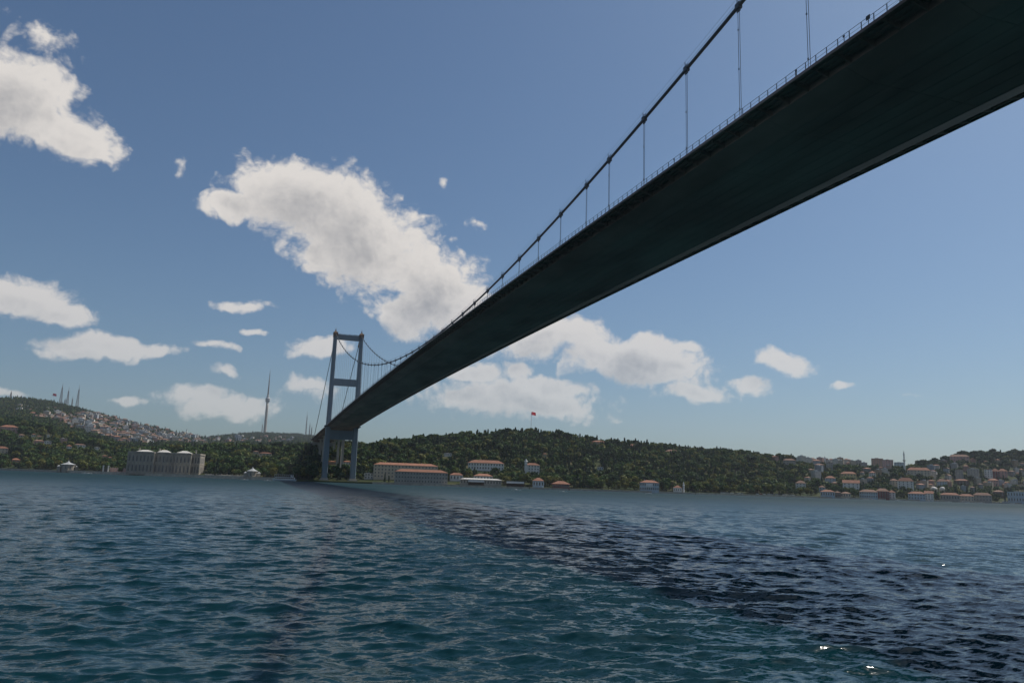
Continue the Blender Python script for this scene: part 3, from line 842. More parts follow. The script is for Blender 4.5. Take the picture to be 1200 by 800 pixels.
building('low_restaurant', 'low dark red waterside restaurant with wide red roof', 'restaurant', (647, 667, 575.3, 567), REDW, rfrac=.45, rows=1, nx=8, side=3, set_=9, dp=14, over=1.4)
t, w, dp, h = building('waterside_mansion', 'pale blue-white waterside mansion with red roof behind a dark tree belt', 'mansion', (750, 772, 577.5, 565), BLUEW, rfrac=.24, rows=2, nx=9, side=4, set_=7, dp=15, chim=2)
MB().box(-w * .18, w * .18, -dp / 2 - 1.4, -dp / 2, h * .36, h * .70).build('bay', [WHITE], t)
building('grey_house', 'small bluish grey house half hidden in the wooded hillside', 'house', (700, 707, 550.5, 547), BLUEW, LEAD, 'flat', .2, rows=1, nx=3, side=1)
building('white_lodge', 'small bright white flat-roofed lodge high in the wooded hillside', 'house', (520.5, 529, 534, 530.7), WHITE, PALE, 'flat', .15, rows=1, nx=4, side=1)
building('yellow_tower_house', 'narrow pale yellow house high on the slope below the flagpole', 'house', (636.5, 640.5, 535.5, 531), YELLOW, rfrac=.25, rows=2, nx=2, side=1)
for k, (px, wl, lb) in enumerate([
    ((467, 480, 515, 508.7), WHITE, 'white house with red roof on the wooded ridge above the cream block'),
    ((693, 708, 518, 513), ORANGEB, 'wide low villa with orange roof on the ridge, nearest the flagpole'),
    ((736, 748.5, 519, 512.4), PINK, 'pinkish villa with stepped red roof on the wooded ridge'),
    ((780, 795, 526, 519.3), GREYR, 'grey villa with weathered roof on the ridge beyond the pinkish villa'),
    ((421, 430, 521, 514.5), PINK, 'pink house with red roof on the ridge beside the bridge tower'),
    ((430, 438, 520, 513.6), WHITE, 'white house with red roof next to the pink one beside the bridge tower')]):
    building('ridge_villa', lb, 'house', px, wl, TILE if k < 3 else TILEG, rfrac=.35, rows=2, nx=4, side=2, over=.9)

# ---- little mosque on the shore
p, rz, w, h = place(789, 799, 578.5, 570.8, set_=9)
t = empty('shore_mosque', p, rz); tag(t, 'small white mosque with red roof and short minaret at the waterside', 'mosque')
MB().box(-w / 2, w / 2, -5, 5, -1, h * .62).build('wall', [WHITE], t)
MB().hip(w, 10, h * .62, h * .38, .6).build('roof', [TILE], t)
windows_on(t, w, 10, [h * .2], 4, (.9, 2.0), 2)
mn = MB().lathe([(1.1, -1), (1.0, h * .9), (1.5, h * .95), (1.5, h * 1.02), (.85, h * 1.05), (.8, h * 1.25), (.05, h * 1.6)], 10, cx=w / 2 + 2.0, cy=-2)
mn.build('minaret', [WHITE], t)

# ---- palace
def palace():
    x0, x1 = 149.5, 237.0
    xc = 193.2
    d = shore_d(xc) + 26
    p = ground(xc, d); p[2] = 2.2
    dep = depth_of(p); sc_ = dep / F_PX
    rz = facing(p) + R_(-13)
    W = (x1 - x0) * sc_ * .88; H = 25.5 * sc_
    RECTS.append((x0 - 1, x1 + 2, 526, 558, d)); FOOT.append((p[0], p[1], W * .62))
    t = empty('waterside_palace', p, rz); tag(t, 'long ornate two-storey stone palace with three pale roofs behind the quay', 'palace')
    D = 36.0
    # wings: x from -W/2; projecting bays and set-back links
    segs = [(-W / 2, -W / 2 + .36 * W, -D / 2), (-W / 2 + .36 * W, -W / 2 + .67 * W, -D / 2 + 4.5), (-W / 2 + .67 * W, -W / 2 + .885 * W, -D / 2 - .5), (-W / 2 + .885 * W, W / 2, -D / 2 + 6)]
    for k, (a, b, y0) in enumerate(segs):
        wl = MB().box(a, b, y0, D / 2 - k * .05, -1, H - 2.2).build('wing', [MARBLE], t)
        m = MB()
        for z, e, hh in ((H * .47, .35, .7), (H - 2.2, .7, .6), (H - 1.6, .35, 1.2), (.0, .3, 1.6)):   # string courses, cornice, parapet, plinth
            m.box(a - e, b + e, y0 - e, y0 + .4, z, z + hh); m.box(b - .4, b + e - .01, y0 - e + .01, D / 2 - 1 - k * .05, z + .01, z + hh - .01)
            m.box(a - e + .01, a + .4, y0 - e + .01, D / 2 - 1.2 - k * .05, z + .01, z + hh - .01)
        m.build('cornice', [MARBLE], wl)
        wd = b - a; n = max(3, int(round(wd / 3.9)))
        m = MB()
        for i in range(n + 1):
            x = a + i * wd / n; big = .55 if i in (0, n) else .26
            for (z0, z1) in ((1.6, H * .46), (H * .47 + .7, H - 2.2)): m.box(x - big, x + big, y0 - .34, y0 + .1, z0, z1)
        m.build('pilasters', [MARBLE], wl)
        for z, hh in ((H * .10, H * .26), (H * .54, H * .22)):
            me = window_mesh(1.9, hh, True)
            for i in range(n): put('window', me, t, (a + (i + .5) * wd / n, y0, z))
        if k == 3:
            for z, hh in ((H * .10, H * .26), (H * .54, H * .22)):
                for i in range(6): put('window', window_mesh(1.7, hh, True), t, (b, -D / 2 + 9 + i * 4.6, z), rz=math.pi / 2)
    for (xa, dd, zr) in ((-.30, .145, 1.6), (-.03, .11, 2.2), (.26, .13, 2.0)):
        m = MB().hip(dd * W * 1.5, 11, H - .4, zr + .6, .3, cx=xa * W, cy=-7, ridge=dd * W * .25)
        m.build('roof', [PALE], t)
    MB().hip(W * .96, D * .8, H - 1.2, 1.2, 0, cy=3).build('main_roof', [LEAD], t)
    for x in (-W * .42, -.13 * W, .40 * W):
        MB().box(x - .7, x + .7, 2, 3.4, H - .5, H + 3.6).box(x - .9, x + .9, 1.8, 3.6, H + 3.6, H + 4.1).build('chimney', [MARBLE], t)
palace()

# quay walls along the shore
def quay(x0, x1, out, z1, matl, label, name='quay_wall', thick=9.0):
    xs = np.linspace(x0, x1, max(4, int((x1 - x0) / 6)))
    inner = [ground(x, shore_d(x) + thick) for x in xs]; outer = [ground(x, shore_d(x) - out) for x in xs]
    c = inner[len(inner) // 2].copy(); c[2] = 0
    t = empty(name, c); tag(t, label, 'quay')
    def strip(off0, off1, za, zb):
        a = [ground(x, shore_d(x) + off0) for x in xs]; b = [ground(x, shore_d(x) + off1) for x in xs]
        m = MB(); v = []
        for p, q in zip(a, b): v += [(p[0] - c[0], p[1] - c[1], za), (p[0] - c[0], p[1] - c[1], zb), (q[0] - c[0], q[1] - c[1], zb), (q[0] - c[0], q[1] - c[1], za)]
        fc = []
        for i in range(len(xs) - 1):
            for k in range(4): fc.append((i * 4 + k, i * 4 + (k + 1) % 4, i * 4 + 4 + (k + 1) % 4, i * 4 + 4 + k))
        fc += [(3, 2, 1, 0), tuple(len(v) - 4 + k for k in range(4))]
        return m.add(v, fc)
    strip(-out, thick, -3, z1).build('wall', [matl], t)
    strip(-out - .25, -out + 1.1, z1, z1 + .35).build('coping', [STONE], t)
    return t
quay(-120, 66, 3, 2.3, GREYR, 'dark grey stone quay wall below the wooded slope')
quay(67.5, 333, 4, 2.7, STONE, 'long pale stone palace quay wall between the two sea pavilions')
quay(436, 620, 3, 1.7, STONE, 'low stone quay below the cream and grey waterfront blocks')
quay(621, 815, 2.5, 1.6, GREYR, 'low dark quay in front of the red restaurant and blue mansion')
quay(816, 960, 2.5, 1.5, STONE, 'low stone promenade edge where cars are parked')
quay(961, 1230, 3, 1.6, GREYR, 'low dark quay under the crowded village houses')
# garden wall behind the palace quay
def garden_wall(x0, x1, off, h, label):
    xs = np.linspace(x0, x1, 8); P = [ground(x, shore_d(x) + off) for x in xs]; c = P[0].copy()
    t = empty('garden_wall', c); tag(t, label, 'wall')
    m = MB()
    for a, b in zip(P[:-1], P[1:]):
        u = b - a; u[2] = 0; u /= np.linalg.norm(u); nn = np.array([-u[1], u[0], 0]) * .3
        v = [a - nn - c, b - nn - c, b + nn - c, a + nn - c]
        vv = [(q[0], q[1], -1) for q in v] + [(q[0], q[1], h) for q in v]
        m.add(vv, [(3, 2, 1, 0), (4, 5, 6, 7), (0, 1, 5, 4), (1, 2, 6, 5), (2, 3, 7, 6), (3, 0, 4, 7)])
    m.build('panel', [PINK if h > 4 else STONE], t)
    m = MB()
    for q in P: m.box(q[0] - c[0] - .6, q[0] - c[0] + .6, q[1] - c[1] - .6, q[1] - c[1] + .6, -1, h + .7)
    m.build('piers', [STONE], t)
garden_wall(128, 147, 16, 5.5, 'reddish garden wall between the stone gate and the palace')
garden_wall(240, 284, 10, 2.2, 'low stone garden wall between the palace and a sea pavilion')

# ---- two marble sea pavilions with tent-like roofs
def pavilion(x0, x1, yb, yt, label, set_=2):
    p, rz, w, h = place(x0, x1, yb, yt, set_=set_); p[2] = 2.3
    t = empty('sea_pavilion', p, rz); tag(t, label, 'pavilion', 'palace sea pavilions')
    r = w * .36; H = h * .56
    m = MB().lathe([(r * 1.05, -3), (r * 1.05, .6), (r, .6), (r, H), (r * 1.12, H + .1), (r * 1.12, H + .6)], 8)
    m.build('wall', [MARBLE], t)
    MB().lathe([(r * 1.15, H + .6), (r * .8, H + 1.4), (r * .4, H + 2.4), (r * .15, H + 3.6), (.15, h * 1.0), (.08, h * 1.12)], 8).build('tent_roof', [LEAD], t)
    for k in range(8):
        a = (k + .5) * math.pi / 4
        put('window', window_mesh(1.3, H * .5, True), t, (r * .93 * math.cos(a), r * .93 * math.sin(a), 1.6), rz=a + math.pi / 2)
    for s in (-1, 1):
        MB().box(s * r * 1.3 - 1.8, s * r * 1.3 + 1.8, -2.5, 3, -2, H * .72).hip(3.6, 5.5, H * .72, 1.8, .3, cx=s * r * 1.3, mi=1).build('side_room', [MARBLE, LEAD], t)
pavilion(68, 88, 551, 539, 'pale marble sea pavilion with pointed roof near the stone quay gate')
pavilion(286.5, 302.5, 561, 549, 'pale marble sea pavilion with pointed roof beside the moored ferry')
# stone gate on the quay
p, rz, w, h = place(119, 126, 553, 546, set_=1); p[2] = 2.6
t = empty('quay_gate', p, rz); tag(t, 'stone gate with two pale pillars on the palace quay', 'gate')
for s in (-1, 1): MB().box(s * w * .38 - .75, s * w * .38 + .75, -.75, .75, -.5, h * .95).box(s * w * .38 - 1, s * w * .38 + 1, -1, 1, h * .95, h * 1.08).build('pillar', [WHITE], t)
MB().box(-w * .38 + .8, w * .38 - .8, -.15, .15, 0, h * .62).build('iron_leaf', [DARK], t)

# ---- houses on the wooded slope towards the mast hill
LH = [((1, 19, 506.7, 498), PINK, TILE, 'large brick-pink house with orange roof among dark trees on the wooded slope', 3, 5),
      ((-6, 8, 531, 523), CREAM, TILE, 'cream house with bright red roof half hidden behind the dark quayside trees', 2, 4),
      ((14, 22, 544, 537), ORANGEB, TILE, 'small ochre lodge with steep orange roof just behind the dark quay wall', 2, 2),
      ((40, 50, 520.5, 515.5), PINK, TILEG, 'pinkish house with low red roof next to the small white block', 2, 3),
      ((52, 59, 522, 516.3), WHITE, PALE, 'small white flat-roofed block on the wooded slope', 2, 3),
      ((70, 77.5, 519, 513), PINK, PALE, 'square pink house standing alone on the wooded slope', 2, 3),
      ((78, 83, 527.5, 521), WHITE, TILE, 'narrow white house with red roof below the square pink house', 2, 2),
      ((87, 99, 524.5, 520), WHITE, TILEG, 'long white villa with sloping pale pink roof above yellowish trees', 1, 4),
      ((37, 41, 511.5, 508), WHITE, TILE, 'tiny white cottage with red roof beside a yellow house', 1, 2),
      ((43, 47.5, 514, 510), YELLOW, TILEG, 'tiny yellow house on the wooded slope', 2, 2),
      ((55, 57.5, 512, 509.3), WHITE, PALE, 'tiny bright white hut among the trees of the wooded slope', 1, 1),
      ((111, 116, 526.8, 524.2), WHITE, PALE, 'small white flat hut in the scrub between pink house and palace', 1, 2),
      ((120, 125, 536.5, 533.5), ORANGEB, TILE, 'low ochre house with orange roof above the quay gate', 1, 2),
      ((127, 130.5, 538, 535), PINK, TILE, 'tiny pink house with orange roof behind the reddish garden wall', 1, 2),
      ((22, 28, 512.5, 508.5), CREAM, TILEG, 'low cream house with weathered roof below the brick-pink house', 1, 3),
      ((66, 79, 508.5, 506.5), CREAM, PALE, 'long thin pale terrace wall house across the wooded slope', 1, 5),
      ((304, 318, 534, 530), CREAM, TILE, 'cream house with red roof glimpsed in trees behind the sea pavilion', 1, 4),
      ((297, 303, 531.5, 528), CREAM, TILEG, 'cream cottage in the trees uphill of the sea pavilion', 1, 2),
      ((402, 411, 544.5, 540), WHITE, TILE, 'white house with red roof seen between the bridge tower legs', 2, 3),
      ((427, 437, 561, 554), WHITE, PALE, 'small white house among bushes beside the bridge tower leg', 2, 3),
      ((385, 394, 544, 540.5), ORANGEB, TILE, 'ochre house with red roof behind the bridge tower leg', 1, 3)]
for px, wl, rf, lb, rows, nx in LH:
    building('hillside_house', lb, 'house', px, wl, rf, 'flat' if rf is PALE else 'hip', .3 if rf is not PALE else .12, rows=rows, nx=nx, side=1)

# ---- village along the shore
VH = [((933, 944, 574, 563), WHITE, TILEG, 'narrow white house with grey-red roof behind the promenade trees', 3, 3, 'hip'),
      ((960, 967, 576.5, 569), BLUEW, TILEG, 'small pale house tucked between trees behind the orange-roofed boathouse', 2, 2, 'hip'),
      ((962.5, 978, 583, 575), BLUEW, TILE, 'pale blue boathouse with bright orange roof at the water edge', 1, 6, 'hip'),
      ((967.5, 979, 566.5, 557.8), BLUEW, TILE, 'pale blue-grey house with red rimmed flat roof on the slope', 3, 3, 'hip'),
      ((986, 1003, 561.5, 552.5), YELLOW, TILE, 'wide yellow villa with bright orange roof on the slope', 2, 5, 'hip'),
      ((988.7, 1006.7, 575, 562.5), WHITE, TILE, 'large white gabled house with orange roof above the water', 3, 4, 'gable'),
      ((978.7, 985.5, 583.5, 576.5), BROWNW, TILEG, 'dark brown wooden waterside house next to the orange-roofed boathouse', 2, 3, 'hip'),
      ((986, 997, 583.3, 577), CREAM, TILEG, 'low cream waterside house with arched grey roof', 1, 4, 'hip'),
      ((1008.7, 1028, 584, 574.2), BLUEW, TILEG, 'long pale blue wooden waterside mansion beside the red one', 2, 8, 'hip'),
      ((1028, 1042, 584.2, 572.5), REDW, TILEG, 'deep red wooden waterside mansion', 3, 5, 'hip'),
      ((1042, 1049.5, 584.2, 574), WHITE, TILE, 'narrow white waterside house against the deep red mansion', 3, 2, 'hip'),
      ((1053, 1070, 574, 560), WHITE, TILE, 'tall white apartment house with red roof and balconies', 4, 4, 'hip'),
      ((1066, 1084, 585, 575.7), BLUEW, TILE, 'pale blue waterside house with orange roof below the white apartments', 2, 6, 'hip'),
      ((1085, 1094, 584.8, 574.5), WHITE, TILE, 'white gabled waterside house with tall windows', 3, 3, 'gable'),
      ((1104, 1124, 583.5, 574.5), GREYR, TILE, 'long grey waterside house with wide orange roof', 1, 7, 'hip'),
      ((1125, 1141, 585.3, 577.2), CREAM, TILE, 'cream waterside house with low orange roof', 2, 5, 'hip'),
      ((1142.7, 1161.5, 585.5, 575.3), GREYR, TILEG, 'grey-white waterside row house with weathered roof', 2, 6, 'hip'),
      ((1165, 1176, 581, 574.3), BROWNW, TILEG, 'brown waterside house with dark roof behind the motor yacht', 2, 3, 'hip'),
      ((1184, 1206, 586.7, 573.5), BLUEW, LEAD, 'big grey-blue waterside hall with flat roof', 2, 8, 'flat'),
      ((1064.7, 1089, 559, 548), CREAM, TILE, 'wide cream apartment block with red roof below the minaret', 3, 7, 'hip'),
      ((1098.7, 1109.5, 571.5, 561), BLUEW, TILEG, 'pale blue apartment house beside the two grey domes', 4, 4, 'hip'),
      ((1120.7, 1128.7, 561.5, 549.8), GREYR, TILEG, 'tall grey apartment block on the slope', 5, 3, 'flat'),
      ((1135, 1147, 561, 549), GREYR, LEAD, 'pair of joined bluish grey apartment blocks on the slope', 5, 4, 'flat'),
      ((1154.7, 1162.7, 560, 550), WHITE, TILE, 'pale apartment block against the dark red one', 4, 3, 'flat'),
      ((1162.8, 1170.7, 561, 548.7), REDW, TILE, 'dark red apartment block on the slope', 5, 3, 'hip'),
      ((1170.8, 1180, 559.5, 549.5), PINK, TILE, 'pink apartment block with red roof beside the dark red one', 4, 3, 'hip'),
      ((1120, 1134, 567.8, 561.5), BROWNW, TILE, 'low brown house with wide red roof on the slope', 2, 4, 'hip'),
      ((1158.7, 1169.5, 568.3, 560.8), PINK, TILE, 'pinkish white house with orange roof below the dark red apartments', 2, 4, 'hip'),
      ((968.7, 976, 551.5, 541.5), GREYR, TILEG, 'tall grey apartment house half hidden by cypresses on the slope', 5, 3, 'flat'),
      ((918, 932, 544.5, 537.7), GREYR, TILEG, 'grey house among trees under the ridge-top row', 2, 4, 'hip'),
      ((1022, 1034.7, 547, 536.7), ORANGEB, TILEG, 'broad ochre apartment block on the skyline', 4, 5, 'flat'),
      ((1035.3, 1046.5, 548, 538.2), PINK, TILEG, 'brick-pink apartment block on the skyline beside the ochre one', 4, 4, 'flat'),
      ((1048.5, 1060, 547.5, 541.5), BLUEW, LEAD, 'pale grey-blue apartment block on the skyline next to the minaret', 3, 4, 'flat'),
      ((1114.7, 1134.7, 541, 532.5), PINK, TILEG, 'wide pinkish mansion under the pines of the hilltop', 2, 6, 'hip'),
      ((1019, 1026, 559.5, 552), WHITE, TILE, 'white house with red roof between dark trees on the slope', 3, 3, 'hip'),
      ((1043, 1052, 569, 561), CREAM, TILEG, 'cream house behind the deep red mansion', 3, 3, 'hip')]
for px, wl, rf, lb, rows, nx, kr in VH:
    building('apartment_house' if 'apartment' in lb else 'village_house', lb, 'house' if 'apartment' not in lb else 'apartment house', px, wl, rf, kr, .3 if kr != 'flat' else .08, rows=rows, nx=nx, side=2,
             set_=(8 if px[2] > 582 else None), dp=11, chim=1 if kr == 'hip' and px[1] - px[0] > 12 else 0)

# ---- domes and minarets
def minaret(px, ytop, ybase, label, cat='minaret', r=1.7, d=None):
    if d: p = ground(px, d, ybase)
    else:
        q = hit(px, ybase); p = q[0] if q else ground(px, 1900)
    h = (ybase - ytop) * depth_of(p) / F_PX
    t = empty('minaret', p); tag(t, label, cat)
    MB().box(-r * 1.3, r * 1.3, -r * 1.3, r * 1.3, -3, h * .12).lathe([(r, h * .12), (r * .92, h * .58)], 12).build('shaft', [WHITE], t)
    MB().lathe([(r * .92, h * .57), (r * 1.7, h * .60), (r * 1.7, h * .63), (r * .8, h * .63), (r * .75, h * .8)], 12).build('gallery', [WHITE], t)
    MB().lathe([(r * .95, h * .8), (r * .4, h * .92), (.05, h)], 12).build('cap', [LEAD], t)
minaret(1060.6, 528, 558, 'tall slim white minaret rising above the village skyline', r=1.5)
minaret(968.5, 530.5, 541, 'short distant minaret above the ridge-top row of houses', r=1.6)
minaret(218.2, 499, 511, 'tiny distant white minaret beyond the palace trees', r=2.6, d=3000)
minaret(148, 493.5, 504, 'tiny distant minaret beside a pale dome on the city hillside', r=2.4, d=2700)
def dome(x, yt, yb, w_px, label, d=None):
    q = hit(x, yb); p = ground(x, d, yb) if d else (q[0] if q else ground(x, 1500))
    k = depth_of(p) / F_PX; r = w_px * k / 2; h = (yb - yt) * k
    RECTS.append((x - w_px / 2, x + w_px / 2, yt, yb, float(np.hypot(p[0] - CAM[0], p[1] - CAM[1]))))
    t = empty('domed_hall', p, facing(p)); tag(t, label, 'domed hall')
    MB().box(-r * 1.05, r * 1.05, -r * 1.05, r * 1.05, -3, h * .45).build('wall', [CREAM], t)
    MB().lathe([(r, h * .45)] + [(r * math.cos(a), h * .45 + h * .55 * math.sin(a)) for a in np.linspace(.1, 1.5, 7)], 18).build('dome', [PALE], t)
dome(1094.5, 570.5, 575.5, 7.5, 'grey domed hall beside the pale blue apartment house')
dome(1104.5, 570.3, 576, 6.5, 'smaller grey domed hall next to the long grey waterside house')
dome(146.5, 498.5, 503.5, 5, 'pale domed mosque hall on the city hillside below the ridge', d=2650)

# ---- masts on the hill, television tower, flags
MASTM = mat('mast_steel', (.22, .20, .20), .6, .1, .3)
def lattice(x, yt, yb, d, base, label, memb=.55):
    p = ground(x, d, yb); k = depth_of(p) / F_PX
    P = CAM + ray(x, yt) * (d / math.hypot(*ray(x, yt)[:2])); h = P[2] - p[2]
    t = empty('lattice_mast', p, facing(p) + .3); tag(t, label, 'mast')
    H1 = h * .82
    f = lambda z: base * (1 - z / H1) + 1.0 * z / H1
    for sx in (-1, 1):
        for sy in (-1, 1):
            MB().tube([(sx * base, sy * base, -3), (sx * 1.0, sy * 1.0, H1)], memb * .8, 4).build('leg', [MASTM], t)
    m = MB(); zs = [H1 * (1 - (1 - i / 11) ** 1.3) for i in range(12)]
    for a, b in zip(zs[:-1], zs[1:]):
        fa, fb = f(a), f(b); ca = [(-fa, -fa), (fa, -fa), (fa, fa), (-fa, fa)]; cb = [(-fb, -fb), (fb, -fb), (fb, fb), (-fb, fb)]
        for i in range(4):
            j = (i + 1) % 4
            m.tube([(*ca[i], a), (*cb[j], b)], memb * .5, 3, caps=False); m.tube([(*ca[j], a), (*cb[i], b)], memb * .5, 3, caps=False); m.tube([(*cb[i], b), (*cb[j], b)], memb * .5, 3, caps=False)
    kind(m.build('bracing', [MASTM], t), 'stuff')
    MB().tube([(0, 0, H1 - 2), (0, 0, h)], [.8, .35], 6).build('antenna', [MASTM], t)
lattice(70.5, 448, 474, 3380, 5.2, 'tall lattice mast on the hill crest, nearest the small red flag', .55)
lattice(78.3, 453, 475, 3380, 4.8, 'middle lattice mast of the three tall ones on the hill crest', .55)
lattice(90, 450, 477, 3350, 5.6, 'tall splayed lattice mast on the hill crest, lowest down the slope', .55)
lattice(75.5, 466, 474.5, 3380, 2.0, 'short thin mast between two tall lattice masts', .5)
lattice(84, 464, 476, 3370, 2.6, 'medium thin mast beside the splayed lattice mast', .5)
lattice(12.2, 457, 467, 3400, 3.5, 'lone small lattice mast on the tree-covered hill crest', .6)
lattice(306.8, 495, 507, 4650, 2.0, 'thin mast beside the television tower', .7)
for x, yt in ((358.2, 482), (362.3, 494), (364.8, 498)):
    lattice(x, yt, 510, 4650, 3.0, {358.2: 'tallest thin distant mast beside the bridge backstay', 362.3: 'medium thin distant mast beside the bridge backstay', 364.8: 'shortest thin distant mast beside the bridge backstay'}[x], .8)
def tv_tower():
    d = 4680; p = ground(310.4, d, 505); k = depth_of(p) / F_PX
    r_ = ray(316, 432.5); P = CAM + r_ * (d / math.hypot(r_[0], r_[1])); h = P[2] - p[2]
    t = empty('television_tower', p); tag(t, 'slender concrete television tower with pod and tapering antenna on far hill', 'tower')
    MB().lathe([(11, -8), (8.4, 6), (7.6, h * .15), (7.2, h * .38), (6.4, h * .50)], 24).build('shaft', [CONC], t, smooth=True)
    pod = MB().lathe([(7.6, h * .485), (11.5, h * .50), (12.5, h * .52), (12.2, h * .545), (8, h * .565), (6.2, h * .60), (5.0, h * .605)], 24).build('pod', [LEAD], t)
    for z in (.507, .53): MB().lathe([(12.7, h * z), (12.7, h * (z + .008))], 24).build('window_band', [GLASS], pod)
    MB().lathe([(4.6, h * .60), (3.9, h * .72), (3.4, h * .72), (2.9, h * .84), (2.2, h * .84), (1.5, h * .94), (.8, h * .95), (.4, h)], 12).build('antenna', [MASTM], t)
tv_tower()

def flag(x, ytop, ybase, d, fw, label, rad=.22, pole=True):
    p = ground(x, d, ybase); r_ = ray(x + .4, ytop); P = CAM + r_ * (d / math.hypot(r_[0], r_[1])); h = P[2] - p[2]
    t = empty('flagpole', p, facing(p)); tag(t, label, 'flagpole')
    MB().tube([(0, 0, -2), (0, 0, h)], [rad * 1.5, rad], 8).build('pole', [WHITEP], t)
    fh = fw / 1.5
    def W(u, v, off=0.0):                     # waving cloth, drooping a little
        return (u * .93 + .2, .45 * math.sin(u / fw * 6.5 + v / fh) * u / fw * fw / 6 + off, h - .2 - v - .35 * u * (u / fw) * .5)
    m = MB(); NU, NV = 16, 8
    v = [W(fw * i / NU, fh * j / NV) for i in range(NU + 1) for j in range(NV + 1)]
    m.add(v, [(i * (NV + 1) + j, i * (NV + 1) + j + 1, (i + 1) * (NV + 1) + j + 1, (i + 1) * (NV + 1) + j) for i in range(NU) for j in range(NV)])
    cl = m.build('cloth', [REDP], t, smooth=True)
    for off in (-.04, .04):
        m = MB(); cx, cy = fw * .34, fh * .5; R1, R2, sh = fh * .25, fh * .20, fh * .0625
        N = 22; outer = [(cx + R1 * math.cos(a), cy + R1 * math.sin(a)) for a in np.linspace(R_(38), R_(322), N)]
        inner = [(cx + sh + R2 * math.cos(a), cy + R2 * math.sin(a)) for a in np.linspace(R_(48), R_(312), N)]
        m.add([W(a, b, off) for a, b in outer] + [W(a, b, off) for a, b in inner], [(i, i + 1, N + i + 1, N + i) for i in range(N - 1)])
        m.build('crescent', [WHITEP], cl)
        m = MB(); sx, sy = cx + fh * .36, cy
        st = [(sx + (fh * .125 if k % 2 == 0 else fh * .05) * math.cos(math.pi + k * math.pi / 5), sy + (fh * .125 if k % 2 == 0 else fh * .05) * math.sin(math.pi + k * math.pi / 5)) for k in range(10)]
        m.add([W(a, b, off) for a, b in [(sx, sy)] + st], [(0, 1 + k, 1 + (k + 1) % 10) for k in range(10)])
        m.build('star', [WHITEP], cl)
flag(622.2, 482.3, 505, 1278, 7.4, 'tall flagpole with red crescent flag on the wooded hilltop', .28)
flag(60.5, 460.6, 472, 3390, 13.0, 'small distant red flag on a thin pole on the mast hill', .12)

# ---- boats
def ferry():
    p = ground(334, shore_d(334) - 9); p[2] = 0
    k = depth_of(p) / F_PX; L = 29 * k; t = empty('moored_ferry', p, facing(p) + R_(4)); tag(t, 'pale blue passenger ferry moored at the quay beside the bridge', 'ferry')
    hull = MB(); n = 14; prof = []
    for i in range(n + 1):
        u = i / n; x = -L / 2 + L * u; b = 3.2 * (1 - abs(2 * u - 1) ** 4) ** .5 + .15; sheer = .6 * (2 * u - 1) ** 2
        prof.append([(x, -b * .7, -.6), (x, -b, 1.5 + sheer), (x, b, 1.5 + sheer), (x, b * .7, -.6)])
    v = [q for r in prof for q in r]
    hull.add(v, [(i * 4 + a, i * 4 + (a + 1) % 4, i * 4 + 4 + (a + 1) % 4, i * 4 + 4 + a) for i in range(n) for a in range(4)] + [(3, 2, 1, 0), (n * 4, n * 4 + 1, n * 4 + 2, n * 4 + 3)])
    hull.build('hull', [BLUEW], t)
    MB().box(-L * .42, L * .36, -2.6, 2.6, 1.4, 3.9).build('main_cabin', [WHITE], t)
    MB().box(-L * .46, L * .30, -2.9, 2.9, 3.9, 4.15).build('upper_deck', [BLUEW], t)
    MB().box(-L * .44, L * .18, -2.7, 2.7, 6.3, 6.55).build('awning', [WHITE], t)
    MB().box(L * .20, L * .30, -1.9, 1.9, 4.15, 6.7).build('wheelhouse', [WHITE], t)
    for i in range(9):
        for s in (-1, 1): MB().box(-L * .43 + i * L * .075 - .06, -L * .43 + i * L * .075 + .06, s * 2.5 - .06, s * 2.5 + .06, 4.15, 6.3).build('awning_post', [WHITE], t)
    me = MB().box(-.75, .75, -.04, .02, 0, 1.1).mesh('window', [GLASS])
    for i in range(11): put('window', me, t, (-L * .39 + i * L * .068, -2.62, 2.3))
    put('window', me, t, (L * .25, -1.92, 5.2)); RECTS.append((318, 350, 556, 565, shore_d(334)))
ferry()
